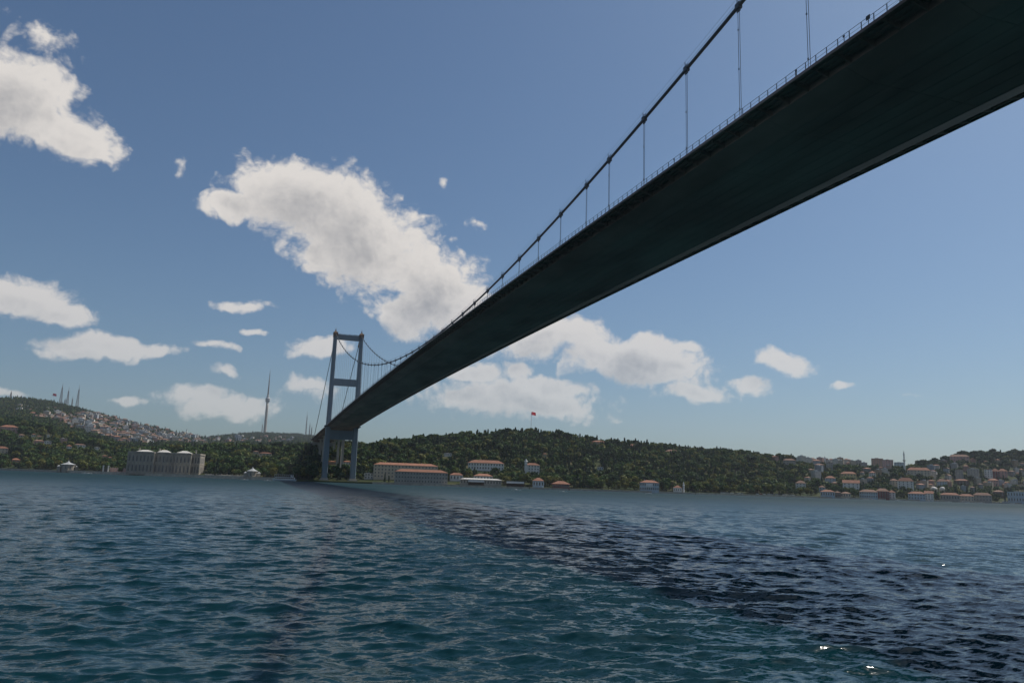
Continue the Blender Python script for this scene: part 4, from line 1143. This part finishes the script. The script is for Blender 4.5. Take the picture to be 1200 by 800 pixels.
def motorboat(x, y, L, label, cabin=True, turn=0.0, wake=0.0, cat='boat'):
    r_ = ray(x, y); dd = -CAM[2] / r_[2] if r_[2] < 0 else 1e9
    hd = min(dd * math.hypot(r_[0], r_[1]), shore_d(x) - 14); a = math.atan2(r_[0], r_[1])
    p = np.array([CAM[0] + hd * math.sin(a), CAM[1] + hd * math.cos(a), 0.0])
    t = empty('motor_boat', p, facing(p) + R_(turn)); tag(t, label, cat)
    B = L * .15; m = MB(); n = 10; v = []
    for i in range(n + 1):
        u = i / n; xx = -L / 2 + L * u; b = B * (1 - max(0, (u - .45) / .56) ** 2) + .02; sh = L * .055 + L * .04 * u * u
        v += [(xx, -b * .55, -.4), (xx, -b, sh), (xx, b, sh), (xx, b * .55, -.4)]
    m.add(v, [(i * 4 + q, i * 4 + (q + 1) % 4, i * 4 + 4 + (q + 1) % 4, i * 4 + 4 + q) for i in range(n) for q in range(4)] + [(3, 2, 1, 0), (n * 4, n * 4 + 1, n * 4 + 2, n * 4 + 3)])
    m.build('hull', [WHITEP], t)
    if cabin:
        z = L * .06
        MB().box(-L * .3, L * .18, -B * .75, B * .75, z, z + L * .09, top=(-L * .3, L * .08, -B * .65, B * .65)).build('cabin', [WHITEP], t)
        MB().box(-L * .28, L * .10, -B * .76, B * .76, z + L * .035, z + L * .07).build('window_band', [GLASS], t)
        MB().box(-L * .26, -L * .02, -B * .6, B * .6, z + L * .15, z + L * .16).build('fly_roof', [WHITEP], t)
        for s in (-1, 1):
            for xx in (-.25, -.04): MB().box(L * xx - .06, L * xx + .06, s * B * .55 - .06, s * B * .55 + .06, z + L * .08, z + L * .15).build('roof_post', [WHITEP], t)
    else:
        MB().box(-L * .1, L * .1, -B * .5, B * .5, L * .05, L * .12).build('console', [WHITEP], t)
    if wake:
        m = MB(); g = np.random.default_rng(int(x)); xx = -L * .5
        while xx > -L * .5 - wake:
            f = 1 - (-L * .5 - xx) / wake
            for s in (-1, 1):
                w_ = .5 + 1.1 * f * g.random(); yy = s * (B + (1 - f) * 5) + g.normal() * .4
                m.box(xx - 1.3, xx + .7, yy - w_, yy + w_, -.1, .12 + .3 * f * g.random(), top=(xx - 1, xx + .3, yy - w_ * .5, yy + w_ * .5))
            xx -= .9
        kind(m.build('wake_foam', [mat('foam', (.7, .74, .75), .8, .1, 1)], t), 'stuff')
    return t
motorboat(1180, 587.5, 21, 'white motor yacht with flybridge leaving a foam wake off the village', wake=34)
motorboat(286.5, 562, 7.5, 'small white open boat off the sea pavilion', False)
motorboat(313.5, 563, 7, 'small white open boat just off the stern of the moored ferry', False)
motorboat(99, 553.5, 7.5, 'small white open boat below the palace quay, nearer the sea pavilion', False)
motorboat(104, 553.8, 7, 'small white open boat below the palace quay, nearer the gate', False, 8)
motorboat(1131, 585.5, 12, 'white cabin boat moored in front of the cream waterside house', True, 10)
motorboat(1021, 584, 9, 'white cabin boat moored under the long pale blue mansion', True, -6)
motorboat(1014, 583.8, 8, 'small white launch moored under the long pale blue mansion', False, 4)

for x_, y_, l_, tn, lb in ((1052, 584.6, 7, 12, 'small white boat moored off the narrow white house'), (1088, 585, 8, -10, 'small white boat moored off the white gabled house'),
                           (1112, 585.3, 7, 5, 'small white boat moored off the long grey waterside house'), (992, 583.6, 7, 15, 'small white boat moored off the low cream house'),
                           (1150, 586, 9, -4, 'white launch moored off the grey-white row house'), (760, 578.2, 7, 0, 'small white boat moored off the pale blue mansion'),
                           (605, 574.2, 8, 6, 'small white boat moored off the lone white canopy'), (660, 576.2, 7, -8, 'small white boat moored off the low red restaurant')):
    motorboat(x_, y_, l_, lb, False, tn)

# ---- cars on the promenade
carm = [mat('car_white', (.75, .75, .74), .3, .03, 1, spec=.5), mat('car_silver', (.42, .43, .45), .3, .03, 1, spec=.5), mat('car_dark', (.05, .055, .07), .3, .03, 1, spec=.5), mat('car_red', (.3, .03, .03), .3, .03, 1, spec=.5)]
RUB = mat('rubber', (.02, .02, .02), .8, .1, 1)
body = MB()
sec = [(-2.1, .45, .95), (-1.9, .3, 1.0), (-1.1, .3, 1.02), (1.2, .3, .95), (2.0, .32, .8), (2.15, .45, .7)]
v = []
for x, z0, z1 in sec: v += [(x, -.85, z0), (x, -.82, z1), (x, .82, z1), (x, .85, z0)]
body.add(v, [(i * 4 + a, i * 4 + (a + 1) % 4, i * 4 + 4 + (a + 1) % 4, i * 4 + 4 + a) for i in range(5) for a in range(4)] + [(3, 2, 1, 0), (20, 21, 22, 23)])
body.box(-1.5, 1.0, -.8, .8, .97, 1.45, top=(-1.0, .45, -.66, .66))
bme = [body.mesh('body', [c]) for c in carm]
gme = MB().box(-1.25, .75, -.815, .815, 1.03, 1.38, top=(-.95, .5, -.70, .70)).mesh('glass', [GLASS])
wmb = MB(); wmb.add(*([(0.31 * math.cos(k * math.pi / 5), s * .1, .31 * math.sin(k * math.pi / 5)) for s in (-1, 1) for k in range(10)], [tuple(range(9, -1, -1)), tuple(range(10, 20))] + [(k, (k + 1) % 10, 10 + (k + 1) % 10, 10 + k) for k in range(10)]))
wme = wmb.mesh('wheel', [RUB])
cn = ['white', 'silver', 'dark', 'red']
for i, x in enumerate([846, 849.2, 853.5, 858, 862.5, 866, 869.6, 888, 891.5, 896, 901.5, 905, 910.5, 914, 918.6, 922, 926.5, 930]):
    p = ground(x, shore_d(x) + 8); ci = [0, 0, 1, 0, 2, 0, 1, 0, 3, 0, 0, 1, 0, 2, 0, 0, 1, 0][i]
    t = empty('parked_car', p, facing(p) + (.0 if i % 3 else .12))
    spot = 'among the first cars beyond the little mosque' if i < 7 else 'in the row nearer the village houses'
    tag(t, f'{cn[ci]} car parked on the promenade {spot}', 'car', f'{cn[ci]} cars {spot}')
    put('body', bme[ci], t); put('glass', gme, t)
    for xx in (-1.35, 1.35):
        for s in (-1, 1): put('wheel', wme, t, (xx, s * .8, .31))
    RECTS.append((x - 2, x + 2, 577, 581, shore_d(x) + 8))

# ------------------------------------------------------------------ town houses on the hillsides
def house_parts(w, d, h, roof, nf):
    wm = MB().box(-w / 2, w / 2, -d / 2, d / 2, -5, h)
    for fl in range(nf):
        z = h * (fl + .3) / nf; hh = h / nf * .48; n = max(2, int(w / 2.8))
        for i in range(n):
            x = -w / 2 + (i + .5) * w / n; wm.box(x - .55, x + .55, -d / 2 - .05, -d / 2 + .1, z, z + hh, 1)
        n = max(2, int(d / 3.2))
        for i in range(n):
            y = -d / 2 + (i + .5) * d / n
            for s in (-1, 1): wm.box(s * w / 2 - .08, s * w / 2 + .08, y - .5, y + .5, z, z + hh, 1)
    rm = MB()
    if roof == 'flat': rm.box(-w / 2 - .2, w / 2 + .2, -d / 2 - .2, d / 2 + .2, h, h + .6).box(-w * .2, w * .15, -d * .2, d * .2, h + .6, h + 2.6)
    else: rm.hip(w, d, h, min(w, d) * .27, .6, gable=(roof == 'gable'))
    return wm.mesh('wall', [HWALL, GLASS]), rm
HV = []
for (w, d, h, rf, nf) in ((11, 10, 9, 'hip', 3), (13, 10, 12, 'hip', 4), (9, 9, 7, 'hip', 2), (15, 11, 14, 'flat', 5), (12, 12, 11, 'flat', 4), (10, 12, 8, 'gable', 2), (18, 11, 10, 'hip', 3), (14, 13, 17, 'flat', 6)):
    wm, rm = house_parts(w, d, h, rf, nf)
    HV.append((wm, {0: rm.mesh('roof', [TILE]), 1: rm.mesh('roof', [TILEG]), 2: rm.mesh('roof', [LEAD])}, rf, max(w, d), h, rm))
HCOL = {'white': (.60, .56, .50, 1), 'cream': (.48, .40, .30, 1), 'grey': (.34, .32, .30, 1), 'pink': (.44, .27, .22, 1), 'ochre': (.40, .28, .16, 1), 'blue-grey': (.32, .35, .38, 1)}
CK = list(HCOL)
def poly_in(x, y, P):
    c = False; j = len(P) - 1
    for i in range(len(P)):
        if (P[i][1] > y) != (P[j][1] > y) and x < (P[j][0] - P[i][0]) * (y - P[i][1]) / (P[j][1] - P[i][1]) + P[i][0]: c = not c
        j = i
    return c
def scatter(P, n, gap, tries=20000):
    g = np.random.default_rng(int(abs(P[0][0]) * 3 + n)); xs = [q[0] for q in P]; ys = [q[1] for q in P]; out = []
    for _ in range(tries):
        if len(out) >= n: break
        x = g.uniform(min(xs), max(xs)); y = g.uniform(min(ys), max(ys))
        if not poly_in(x, y, P): continue
        if any(abs(x - a) < gap[0] and abs(y - b) < gap[1] for a, b in out): continue
        out.append((x, y))
    return out
REGIONS = [
    # polygon in the picture, count, spacing, place words, colour weights
    ([(905, 537), (960, 536.5), (1000, 539), (1020, 541), (1020, 548), (960, 546), (905, 541)], 64, (3.2, 1.8), 'on the ridge-top row above the village', (5, 3, 2, 4, 2, 1)),
    ([(940, 549), (1060, 551), (1075, 575), (1000, 575), (940, 566)], 34, (5.5, 3), 'among trees on the village slope', (5, 2, 2, 2, 1, 2)),
    ([(1062, 551), (1200, 549), (1215, 578), (1130, 578), (1062, 577)], 90, (4.4, 2.5), 'in the dense village below the pine hilltop', (5, 3, 3, 3, 1, 3)),
    ([(1075, 545), (1110, 541), (1200, 541), (1200, 549), (1080, 550)], 14, (8, 3), 'at the edge of the pine hilltop', (4, 3, 3, 2, 1, 2)),
    ([(38, 487), (100, 487), (120, 494), (95, 497), (60, 496), (40, 492)], 46, (3.0, 1.6), 'on the upper terraces under the tall masts', (6, 2, 1, 1, 0, 1)),
    ([(70, 494), (100, 495), (160, 503), (175, 524), (150, 523), (108, 512), (80, 504)], 150, (2.6, 1.7), 'on the crowded city hillside above the palace', (4, 3, 4, 4, 1, 4)),
    ([(100, 484), (160, 497), (205, 507), (240, 514), (240, 522), (175, 521), (150, 503), (105, 494)], 190, (2.4, 1.6), 'on the far city hillside running down behind the palace trees', (4, 3, 4, 3, 1, 5)),
    ([(240, 513), (345, 513), (345, 520), (240, 522)], 44, (3.2, 1.6), 'on the far low ridge below the television tower', (5, 3, 2, 4, 1, 2)),
    ([(8, 478), (70, 479), (70, 483), (10, 484)], 9, (5, 1.6), 'high on the mast hill', (6, 2, 2, 0, 0, 1)),
]
HOUSES = []
for ri, (P, n, gap, words, cw) in enumerate(REGIONS):
    g = np.random.default_rng(100 + ri); cw = np.array(cw, float); cw /= cw.sum()
    for (x, y) in scatter(P, n, gap):
        q = hit(x, y)
        if q is None: continue
        p, d = q
        if any(r[0] < x < r[1] and r[2] - 1 < y < r[3] + 2 and d > r[4] - 60 and d < r[4] + 400 for r in RECTS if r[4] < 2200): continue
        if any((p[0] - f[0]) ** 2 + (p[1] - f[1]) ** 2 < (f[2] + 6) ** 2 for f in FOOT): continue
        if abs(p[0]) < 30 and p[1] < 830: continue
        HOUSES.append((x, y, p, d, ri, int(g.integers(0, len(HV))), CK[g.choice(6, p=cw)], g.random(), g.normal() * .4))
HOUSES.sort(key=lambda a: a[3])
stuffh = MB(); SM = {}
for i, (x, y, p, d, ri, vi, ck, rr, tn) in enumerate(HOUSES):
    wm, rms, rf, sz, hh, rmb = HV[vi]
    s = (.85 + .4 * rr) * (.62 if ri == 8 else .80 if ri == 0 else .66 if ri in (1, 2, 3) else 1.0 if d < 2300 else .95)
    ti = 2 if rf == 'flat' else (0 if rr < (.62 if d < 2000 else .30) else 1)
    rz = facing(p) + tn
    RECTS.append((x - sz * .5 * F_PX / d, x + sz * .5 * F_PX / d, y - (hh + 3) * F_PX / d, y + .5, d)); FOOT.append((p[0], p[1], sz * .62))
    if i < 270:
        rn = {'flat': 'flat-roofed', 'hip': 'hip-roofed', 'gable': 'gabled'}[rf]
        rn = rn if rf == 'flat' else ('red ' if ti == 0 else 'brown ') + rn
        t = empty('town_house', p, rz); t.scale = (s, s, s)
        lb = f"{ck} {['three', 'four', 'two', 'five', 'four', 'two', 'three', 'six'][vi]}-storey {rn} house {REGIONS[ri][3]}"
        tag(t, lb, 'house', lb.replace('house', 'houses', 1))
        o = put('wall', wm, t); o.color = HCOL[ck]
        put('roof', rms[ti], t)
    else:
        c, sn = math.cos(rz), math.sin(rz); mi = CK.index(ck)
        def T(vv): return [(p[0] + s * (c * a - sn * b), p[1] + s * (sn * a + c * b), p[2] + s * z) for a, b, z in vv]
        w, d_, h = [(11, 10, 9), (13, 10, 12), (9, 9, 7), (15, 11, 14), (12, 12, 11), (10, 12, 8), (18, 11, 10), (14, 13, 17)][vi]
        bx = MB().box(-w / 2, w / 2, -d_ / 2, d_ / 2, -5, h)
        stuffh.add(T(bx.v), bx.f, mi)
        wn = MB()
        for fl in range(max(2, int(h / 3.2))):
            for k in range(max(2, int(w / 3.6))):
                xx = -w / 2 + (k + .5) * w / max(2, int(w / 3.6)); zz = h * (fl + .3) / max(2, int(h / 3.2)); wn.box(xx - .7, xx + .7, -d_ / 2 - .06, -d_ / 2 + .1, zz, zz + 1.5)
        stuffh.add(T(wn.v), wn.f, 9)
        stuffh.add(T(rmb.v), rmb.f, 6 + ti)
hm = [mat('far_wall_' + k.replace('-', '_'), HCOL[k][:3], .8, .12, .02) for k in CK] + [TILE, TILEG, LEAD, GLASS]
if stuffh.v:
    o = stuffh.build('distant_houses', hm); kind(o, 'stuff'); o['label'] = 'tiny crowded houses on the far city hillside'; o['category'] = 'houses'

# ------------------------------------------------------------------ trees
def crown_mesh(seed, kind_, leafm, name='crown'):
    g = np.random.default_rng(seed); V = []; Fc = []
    if kind_ == 'broad':
        H = 11.0; lobes = []
        for i in range(9):
            a = g.random() * 6.283; r = 2.7 * g.random() ** .6; z = 4.6 + 4.6 * g.random()
            lobes.append((r * math.cos(a), r * math.sin(a), z, 1.5 + 1.1 * g.random()))
        lobes.append((0, 0, 7.2, 2.8)); n = 330; size = .85
    elif kind_ == 'pine':
        lobes = [(2.6 * math.cos(a), 2.6 * math.sin(a), 10.2 + .8 * g.random(), 1.7 + .6 * g.random()) for a in np.linspace(0, 5.4, 6)] + [(0, 0, 10.9, 2.2)]; n = 260; size = .75
    if kind_ == 'cone':
        n = 280; pts = []
        for i in range(n):
            t = g.random() ** .75; z = 1.2 + 13.0 * (1 - t); r = (.25 + 2.1 * t * (1 - .25 * t)) * (.75 + .35 * g.random()) * (1 + .18 * math.sin(z * 3.1)); a = g.random() * 6.283
            pts.append((np.array([r * math.cos(a), r * math.sin(a), z]), np.array([math.cos(a), math.sin(a), .35])))
        size = .72
    elif kind_ == 'cypress':
        n = 240; pts = []
        for i in range(n):
            u = g.random(); z = .8 + 13.5 * u; r = 1.35 * math.sin(math.pi * min(1, .12 + .88 * u) ** .8) ** .7 * (.75 + .35 * g.random()); a = g.random() * 6.283
            pts.append((np.array([r * math.cos(a), r * math.sin(a), z]), np.array([math.cos(a), math.sin(a), .5])))
        size = .6
    else:
        pts = []; tot = np.array([l[3] ** 2 for l in lobes]); tot /= tot.sum()
        for i in range(n):
            l = lobes[g.choice(len(lobes), p=tot)]; dv = g.normal(size=3); dv[2] = dv[2] * .9 + .15; dv /= np.linalg.norm(dv)
            rr = l[3] * (.72 + .36 * g.random()); pts.append((np.array(l[:3]) + dv * rr * np.array([1, 1, .85]), dv))
    for c, nn in pts:
        nn = nn + g.normal(size=3) * .45; nn /= np.linalg.norm(nn)
        a = np.cross(nn, g.normal(size=3)); a /= np.linalg.norm(a); b = np.cross(nn, a); s = size * (.65 + .8 * g.random())
        o = len(V); V += [c - a * s - b * s * .6, c + a * s * .8 - b * s * .7 + nn * .15, c + a * s + b * s * .7, c - a * s * .7 + b * s * .9 - nn * .2]
        Fc.append((o, o + 1, o + 2, o + 3))
    m = MB(); m.add(V, Fc); return m, [leafm]
def trunk_mb(seed, kind_):
    g = np.random.default_rng(seed + 500); m = MB()
    if kind_ in ('cone', 'cypress'): m.tube([(0, 0, -1.5), (0, 0, 5), (0, 0, 11)], [.26, .18, .05], 5)
    else:
        top = 9.6 if kind_ == 'pine' else 6.2
        m.tube([(0, 0, -1.5), (.15, .1, top * .45), (-.1, .1, top)], [.38, .28, .14], 6)
        for i in range(4):
            a = i * 1.57 + g.random(); z = top * (.5 + .1 * i); m.tube([(0, 0, z), (1.1 * math.cos(a), 1.1 * math.sin(a), z + 1.3), (2.3 * math.cos(a), 2.3 * math.sin(a), z + 2.0)], [.16, .1, .04], 4)
    return m
SPEC = [('broad', LEAF, 11), ('broad', LEAF, 12), ('broad', LEAF, 13), ('broad', LEAFY, 14), ('cone', NEEDLE, 15), ('cone', NEEDLE, 16), ('cypress', NEEDLE, 17), ('pine', NEEDLE, 18), ('broad', LEAF, 19), ('broad', LEAFY, 20)]
TREE = []
lib = bpy.data.collections.new('tree_kinds')
for i, (k, lm, sd) in enumerate(SPEC):
    cm, cmat = crown_mesh(sd, k, lm); tm = trunk_mb(sd, k)
    cme = cm.mesh('crown', cmat); tme = tm.mesh('trunk', [BARK])
    jm = MB(); jm.add(cm.v, cm.f, 0); jm.add(tm.v, tm.f, 1)
    jme = jm.mesh('tree_kind', [lm, BARK])
    jo = bpy.data.objects.new('tree_kind_%02d' % i, jme); lib.objects.link(jo)
    TREE.append((cme, tme, k, lm))
THT = {'broad': 11.2, 'cone': 14.5, 'cypress': 14.5, 'pine': 12.8}
TWD = {'broad': 5.0, 'cone': 2.3, 'cypress': 1.5, 'pine': 4.4}

A0, A1 = az_of(-70), az_of(1270)
cand = []
g = np.random.default_rng(42)
N = 80000
aa = g.uniform(A0, A1, N); dd = np.sqrt(g.uniform(850.0 ** 2, 2500.0 ** 2, N))
ds_ = np.interp(aa, T_AZ, TT[:, 1]); d1_ = np.interp(aa, T_AZ, TT[:, 2])
ok = (dd > ds_ + 11) & (dd < d1_ + 130)
aa, dd = aa[ok], dd[ok]
X = CAM[0] + dd * np.sin(aa); Y = CAM[1] + dd * np.cos(aa); Zg = height(X, Y)
rec = np.array(RECTS); foot = np.array(FOOT)
cell = {}
trees = []
order = np.argsort(dd)
for i in order:
    x, y, z, d = X[i], Y[i], Zg[i], dd[i]
    ds = np.interp(aa[i], T_AZ, TT[:, 1]); d1 = np.interp(aa[i], T_AZ, TT[:, 2])
    px, py = proj((x, y, z))
    back = d - ds
    # species by zone
    u = g.random()
    low = back < 75
    if px < 140: w = [.24, .2, .2, .08 + .1 * low, .02, .02, .06, .02, .14, .06] if px > 25 else [.2, .15, .15, .02, .1, .1, .12, .04, .12, 0]
    elif px < 345: w = [.24, .2, .2, .06, .02, .02, .02, .02, .18, .04]
    elif px < 540: w = [.2, .16, .14, .06, .1, .1, .05, .03, .12, .04]
    elif px < 820: w = [.16, .13, .13, .03, .15, .15, .12, .03, .08, .02] if not low else [.22, .16, .12, .18, .03, .03, .02, .02, .1, .12]
    elif px < 960: w = [.2, .17, .14, .06, .1, .08, .06, .04, .1, .05] if not low else [.22, .16, .14, .14, .02, .02, .02, .04, .12, .12]
    else: w = [.2, .16, .14, .05, .08, .06, .1, .06, .11, .04]
    if px > 1080 and d > 1600: w = [.12, .1, .1, .0, .06, .06, .06, .42, .08, 0]
    w = np.array(w, float); pn = float(vnoise(x * 1.9, y * 1.9 + 300))
    if pn > .35: w[4:8] *= 3.2
    elif pn < -.35: w[[3, 9]] *= 2.4; w[4:7] *= .35
    vi = int(g.choice(10, p=w / w.sum()))
    k = TREE[vi][2]
    s = (.62 + .75 * g.random() ** 1.3) * (.85 if k in ('cone', 'cypress') else 1.05)
    if 345 < px < 372: s *= 1.15
    if 170 < px < 350 and back < 160: s *= 1.2
    r = TWD[k] * s * .82
    # thin out scrub patches and village ground
    if px > 940 and g.random() < .2: continue
    if 95 < px < 140 and 60 < back < 300 and g.random() < .5: continue
    cx_, cy_ = int(x // 6), int(y // 6); bad = False
    for ax in (-1, 0, 1):
        for ay in (-1, 0, 1):
            for (tx, ty, tr) in cell.get((cx_ + ax, cy_ + ay), ()):
                if (x - tx) ** 2 + (y - ty) ** 2 < ((r + tr) * .66) ** 2: bad = True; break
            if bad: break
        if bad: break
    if bad: continue
    if np.any((foot[:, 0] - x) ** 2 + (foot[:, 1] - y) ** 2 < (foot[:, 2] * .85 + r * .5) ** 2): continue
    if abs(x) < 21 + r and d < 1165 and (z + THT[k] * s > zdeck(y) - 4): continue
    if abs(abs(x) - 15.3) < 6 + r and abs(y - HALF) < 8 + r: continue
    top = py - THT[k] * s * F_PX / d; hw = r * F_PX / d
    hidden = (rec[:, 0] < px + hw) & (rec[:, 1] > px - hw) & (rec[:, 4] > d) & (rec[:, 4] < 2300) & (rec[:, 3] - .30 * (rec[:, 3] - rec[:, 2]) > top) & (rec[:, 2] < py)
    if np.any(hidden): continue
    cell.setdefault((cx_, cy_), []).append((x, y, r)); trees.append((x, y, z, d, vi, s, g.random() * 6.283, px, py))
# far woods: hill crests and gaps in the town
fa = g.uniform(az_of(-70), az_of(420), 26000); fd = np.sqrt(g.uniform(1500.0 ** 2, 4900.0 ** 2, 26000))
far = []
fX = CAM[0] + fd * np.sin(fa); fY = CAM[1] + fd * np.cos(fa); fZ = height(fX, fY)
fd1 = np.interp(fa, T_AZ, TT[:, 2]); fd3 = np.interp(fa, T_AZ, TT[:, 4])
town = [P for P, *_ in REGIONS]
for i in range(len(fa)):
    if fd[i] < fd1[i] + 130 or fd[i] > fd3[i] + 60: continue
    px, py = proj((fX[i], fY[i], fZ[i]))
    if any(poly_in(px, py, P) for P in town[4:]) and g.random() < .62: continue
    if np.any((foot[:, 0] - fX[i]) ** 2 + (foot[:, 1] - fY[i]) ** 2 < (foot[:, 2] * .9 + 2) ** 2): continue
    far.append((fX[i], fY[i], fZ[i], fd[i], int(g.choice([0, 1, 2, 4, 6, 8])), .8 + .5 * g.random(), g.random() * 6.283, px, py))
# the trees that show largest stand as single things
def zone(px):
    for a, b, w in ((-90, 66, 'behind the dark grey quay wall'), (66, 119, 'behind the pavilion near the gate'), (119, 150, 'between the stone gate and the palace'), (150, 238, 'behind the palace roofs'),
                    (238, 286, 'between the palace and the sea pavilion'), (286, 352, 'behind the moored ferry'), (352, 380, 'shaded beside the bridge tower'), (380, 437, 'around the bridge tower foot'),
                    (437, 524, 'around the cream and grey blocks'), (524, 616, 'above the waterside sheds'), (616, 670, 'around the low red restaurant'), (670, 748, 'between red restaurant and blue mansion'),
                    (748, 802, 'around the pale blue mansion'), (802, 880, 'along the promenade beyond the mosque'), (880, 960, 'along the promenade near the village'), (960, 1052, 'among houses around the red mansion'), (1052, 1400, 'among houses around the grey domes')):
        if a <= px < b: return w
    return 'on the shore'
KN = {('broad', 'broad_leaves'): 'round green tree', ('broad', 'yellowing_leaves'): 'yellowish tree', ('cone', 'dark_needles'): 'dark conical conifer', ('cypress', 'dark_needles'): 'narrow dark cypress', ('pine', 'dark_needles'): 'flat-topped umbrella pine'}
inframe = [i for i, t in enumerate(trees) if -4 < t[7] < 1204]
def front_show(i):
    t = trees[i]; a = math.atan2(t[0] - CAM[0], t[1] - CAM[1]); ds = np.interp(a, T_AZ, TT[:, 1])
    return (t[3] - ds) / t[5] / (1 if t[7] < 960 else .8)
single = set(sorted(inframe, key=front_show)[:290])
for i in single:
    x, y, z, d, vi, s, rz, px, py = trees[i]
    cme, tme, k, lm = TREE[vi]
    nm = KN[(k, lm.name)]
    t = empty({'broad': 'broadleaf_tree', 'cone': 'conifer_tree', 'cypress': 'cypress_tree', 'pine': 'pine_tree'}[k], (x, y, z), rz); t.scale = (s, s, s * (.95 + .15 * ((i * 37) % 10) / 10))
    a_ = math.atan2(x - CAM[0], y - CAM[1]); bk = d - float(np.interp(a_, T_AZ, TT[:, 1]))
    size = 'tall ' if s * THT[k] > 12.2 else ('small ' if s * THT[k] < 9.6 else 'medium ')
    row = 'front row' if bk < 22 else ('second row' if bk < 34 else 'back rows')
    lb = f'{size}{nm} {zone(px)}, {row}'
    tag(t, lb, 'tree', lb.replace('tree', 'trees', 1) if 'tree' in nm else lb.replace('conifer', 'conifers').replace('cypress ', 'cypresses ').replace('pine ', 'pines '))
    put('crown', cme, t); put('trunk', tme, t)
rest = [t for i, t in enumerate(trees) if i not in single] + far
print('TREES', len(trees), len(far), 'HOUSES', len(HOUSES))
me = bpy.data.meshes.new('forest')
me.from_pydata([t[:3] for t in rest], [], [])
for nm, ty, vals in (('scl', 'FLOAT', [t[5] for t in rest]), ('rot', 'FLOAT', [t[6] for t in rest]), ('kindi', 'INT', [t[4] for t in rest])):
    at = me.attributes.new(nm, ty, 'POINT'); at.data.foreach_set('value', vals)
fo = put('forest', me); kind(fo, 'stuff'); fo['label'] = 'dense dark green wood covering the hills across the strait'; fo['category'] = 'forest'
ng = bpy.data.node_groups.new('plant_trees', 'GeometryNodeTree')
ng.interface.new_socket('Geometry', in_out='INPUT', socket_type='NodeSocketGeometry'); ng.interface.new_socket('Geometry', in_out='OUTPUT', socket_type='NodeSocketGeometry')
n, l = ng.nodes, ng.links
gi, go = n.new('NodeGroupInput'), n.new('NodeGroupOutput')
ip = n.new('GeometryNodeInstanceOnPoints'); ci = n.new('GeometryNodeCollectionInfo')
ci.inputs['Collection'].default_value = lib; ci.inputs['Separate Children'].default_value = True; ci.inputs['Reset Children'].default_value = True
ip.inputs['Pick Instance'].default_value = True
def named(nm, ty):
    a = n.new('GeometryNodeInputNamedAttribute'); a.data_type = ty; a.inputs['Name'].default_value = nm; return a.outputs['Attribute']
l.new(gi.outputs[0], ip.inputs['Points']); l.new(ci.outputs[0], ip.inputs['Instance']); l.new(named('kindi', 'INT'), ip.inputs['Instance Index'])
cx = n.new('ShaderNodeCombineXYZ'); l.new(named('rot', 'FLOAT'), cx.inputs['Z']); l.new(cx.outputs[0], ip.inputs['Rotation'])
cs = n.new('ShaderNodeCombineXYZ'); sv = named('scl', 'FLOAT')
for k in range(3): l.new(sv, cs.inputs[k])
l.new(cs.outputs[0], ip.inputs['Scale']); l.new(ip.outputs[0], go.inputs[0])
md = fo.modifiers.new('plant', 'NODES'); md.node_group = ng

# ------------------------------------------------------------------ haze
hz = MB().box(-5200, 7600, -900, 6800, -4, 640)
HM = bpy.data.materials.new('haze_air'); HM.use_nodes = True
n, l = HM.node_tree.nodes, HM.node_tree.links
n.remove(n['Principled BSDF']); pv = n.new('ShaderNodeVolumePrincipled')
pv.inputs['Color'].default_value = (.80, .88, 1.0, 1); pv.inputs['Density'].default_value = .000046; pv.inputs['Anisotropy'].default_value = .2
l.new(pv.outputs[0], n['Material Output'].inputs['Volume'])
ho = hz.build('haze', [HM]); kind(ho, 'stuff')
